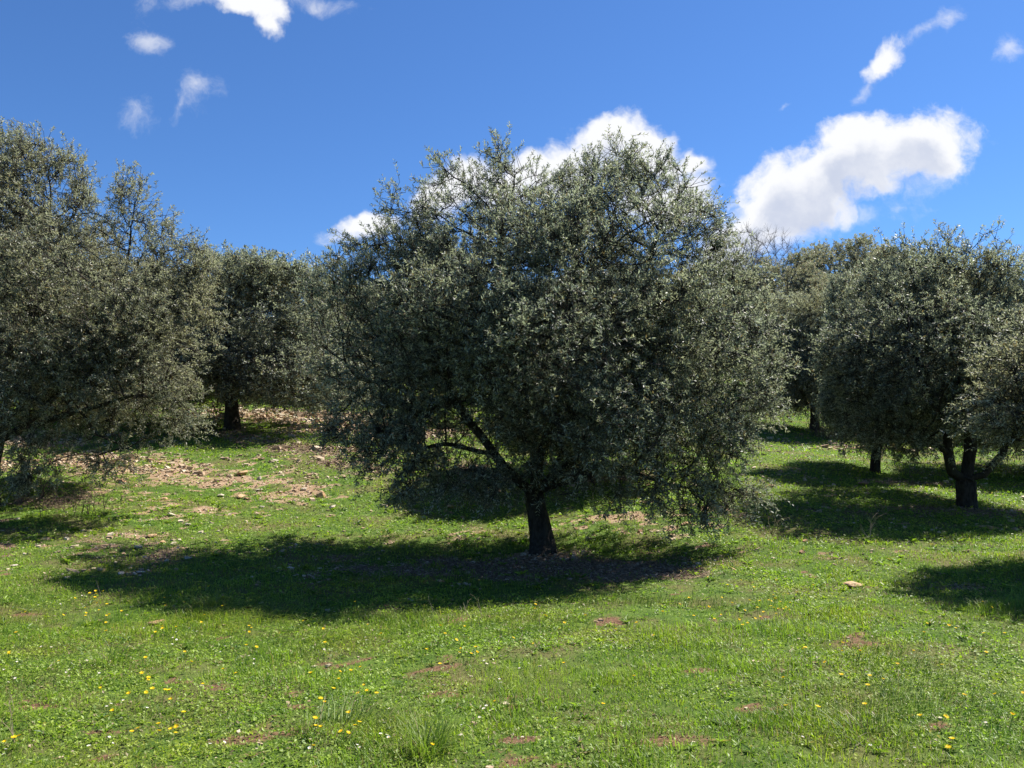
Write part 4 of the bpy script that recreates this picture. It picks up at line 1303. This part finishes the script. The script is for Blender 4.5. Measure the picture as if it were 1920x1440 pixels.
Y_SETS = [
 ('yellow flowers near the left tip of the middle shadow', [(168,1120),(178,1117),(176,1127),(181,1123),(192,1131),(203,1118),(129,1133),(167,1150),(155,1160),(159,1163),(198,1146),(229,1159),(199,1168),(198,1173),(200,1176),(54,1153),(108,1165),(205,1199),(186,1155)]),
 ('yellow flowers at the left edge of the foreground', [(30,1198),(2,1242),(13,1246),(6,1251),(118,1255)]),
 ('yellow flowers in the large bottom left group', [(265,1279),(269,1293),(275,1294),(272,1309),(284,1313),(305,1309),(317,1309),(250,1320),(191,1320),(333,1336),(341,1350),(222,1362),(339,1375),(298,1383),(268,1395),(290,1401),(245,1397),(325,1402),(327,1394)]),
 ('yellow flowers in the bottom left corner', [(24,1408),(41,1408),(17,1424)]),
 ('yellow flowers along the near edge of the middle shadow', [(306,1129),(392,1111),(309,1146),(344,1138),(415,1146),(380,1165),(376,1175),(670,1146),(574,1174)]),
 ('yellow flowers in the grass left of the tufts', [(310,1182),(308,1190),(330,1187),(290,1200),(467,1186),(470,1189),(463,1194),(466,1229),(473,1228),(345,1235),(427,1273),(447,1277),(378,1307),(274,1246),(355,1259),(609,1187),(609,1222),(585,1293)]),
 ('yellow flowers just above the wide leaning tuft', [(683,1264),(628,1270),(649,1278),(637,1297),(690,1302),(690,1313),(680,1311),(706,1315),(619,1309),(597,1328),(608,1336),(693,1186),(720,1202)]),
 ('yellow flowers around the foot of the wide tuft', [(661,1371),(668,1378),(665,1384),(644,1388),(648,1392),(582,1377),(588,1383),(599,1404),(583,1436),(801,1426)]),
 ('yellow flowers strewn in the middle foreground', [(796,1237),(856,1235),(868,1237),(894,1232),(884,1243),(824,1261),(833,1201),(847,1209),(955,1207),(1007,1230),(939,1337),(823,1186),(870,1193),(880,1240),(1060,1260),(1130,1340),(1190,1290)]),
 ('yellow flowers in the dense patch left of the slab', [(1440,1133),(1445,1137),(1452,1135),(1448,1143),(1465,1138),(1468,1150),(1472,1120),(1455,1152),(1460,1157),(1477,1153),(1488,1145),(1458,1165),(1442,1168),(1450,1128),(1475,1160),(1430,1140),(1433,1155)]),
 ('yellow flowers thinning out left of the dense patch', [(1420,1150),(1412,1165),(1425,1172),(1400,1138),(1390,1155),(1405,1178),(1380,1165),(1370,1148),(1395,1185),(1355,1160),(1340,1172),(1320,1150),(1300,1165)]),
 ('yellow flowers in the right foreground', [(1509,1225),(1511,1234),(1573,1225),(1581,1234),(1563,1256),(1609,1246),(1714,1241),(1684,1260),(1731,1201),(1733,1181),(1782,1186),(1793,1187),(1851,1201),(1885,1205),(1847,1236),(1770,1267),(1578,1284),(1631,1284),(1650,1292),(1628,1303),(1482,1297)]),
 ('yellow flowers toward the bottom right corner', [(1804,1319),(1882,1330),(1915,1308),(1626,1345),(1526,1354),(1478,1345),(1762,1360),(1892,1371),(1735,1376),(1783,1422),(1789,1418),(1843,1140),(1851,1150)]),
 ('tiny yellow flowers right of the middle shadow', [(1330,1090),(1360,1105),(1385,1098),(1410,1112),(1290,1130),(1270,1145),(1240,1160),(1350,1125),(1455,1100),(1462,1096),(1500,1120),(1530,1110),(1010,1150),(1000,1141),(1020,1163),(1060,1180),(1100,1170),(1150,1190),(1200,1180),(1230,1205)]),
]
ORD = ['leftmost'] + [w + ' from the left' for w in ('second third fourth fifth sixth seventh eighth ninth tenth eleventh twelfth thirteenth fourteenth '
       'fifteenth sixteenth seventeenth eighteenth nineteenth twentieth twenty-first twenty-second').split()]
def sow(sets, meshes, group, name):
    for lab, pts_ in sets:
        for k, (a, b) in enumerate(sorted(pts_)):
            flower(a, b, meshes, ORD[k] + ' of the ' + lab, group, name, 'flower')
sow(Y_SETS, YF, 'yellow flowers in the grass', 'yellow_flower')
W_SETS = [
 ('white daisies above the fine tuft', [(76,1140),(88,1138),(96,1136),(118,1141),(150,1140),(165,1122),(155,1125),(110,1140),(100,1134),(147,1150)]),
 ('white daisies at the left foreground edge', [(82,1222),(94,1224),(31,1256),(11,1268),(31,1281),(6,1288),(161,1246),(120,1258),(126,1266),(135,1265),(187,1272)]),
 ('white daisies in the bottom left foreground', [(200,1336),(200,1340),(230,1330),(188,1376),(166,1416),(198,1421),(268,1345),(200,1396),(390,1418),(403,1413),(12,1432),(5,1430)]),
 ('white daisies in the left middle foreground', [(267,1190),(332,1197),(325,1201),(330,1204),(360,1187),(367,1188),(373,1188),(363,1213),(405,1225),(422,1223),(415,1232),(469,1240),(474,1247),(463,1252),(318,1222),(381,1185)]),
 ('white daisies around the tufts at the bottom', [(687,1323),(735,1341),(720,1376),(734,1385),(734,1404),(712,1394),(720,1396),(665,1420),(680,1421),(604,1232),(686,1201),(685,1209),(584,1421)]),
 ('white daisies right of the tufts', [(859,1242),(911,1246),(916,1247),(908,1257),(937,1290),(940,1289),(830,1298),(855,1308),(979,1270),(900,1354),(914,1341),(925,1345),(912,1342),(861,1389),(869,1385),(862,1395),(980,1403)]),
 ('white daisies in the right foreground', [(1448,1350),(1634,1411),(1717,1424),(1500,1400),(1850,1366),(1790,1250)]),
]
sow(W_SETS, WF, 'white daisies in the grass', 'white_daisy')
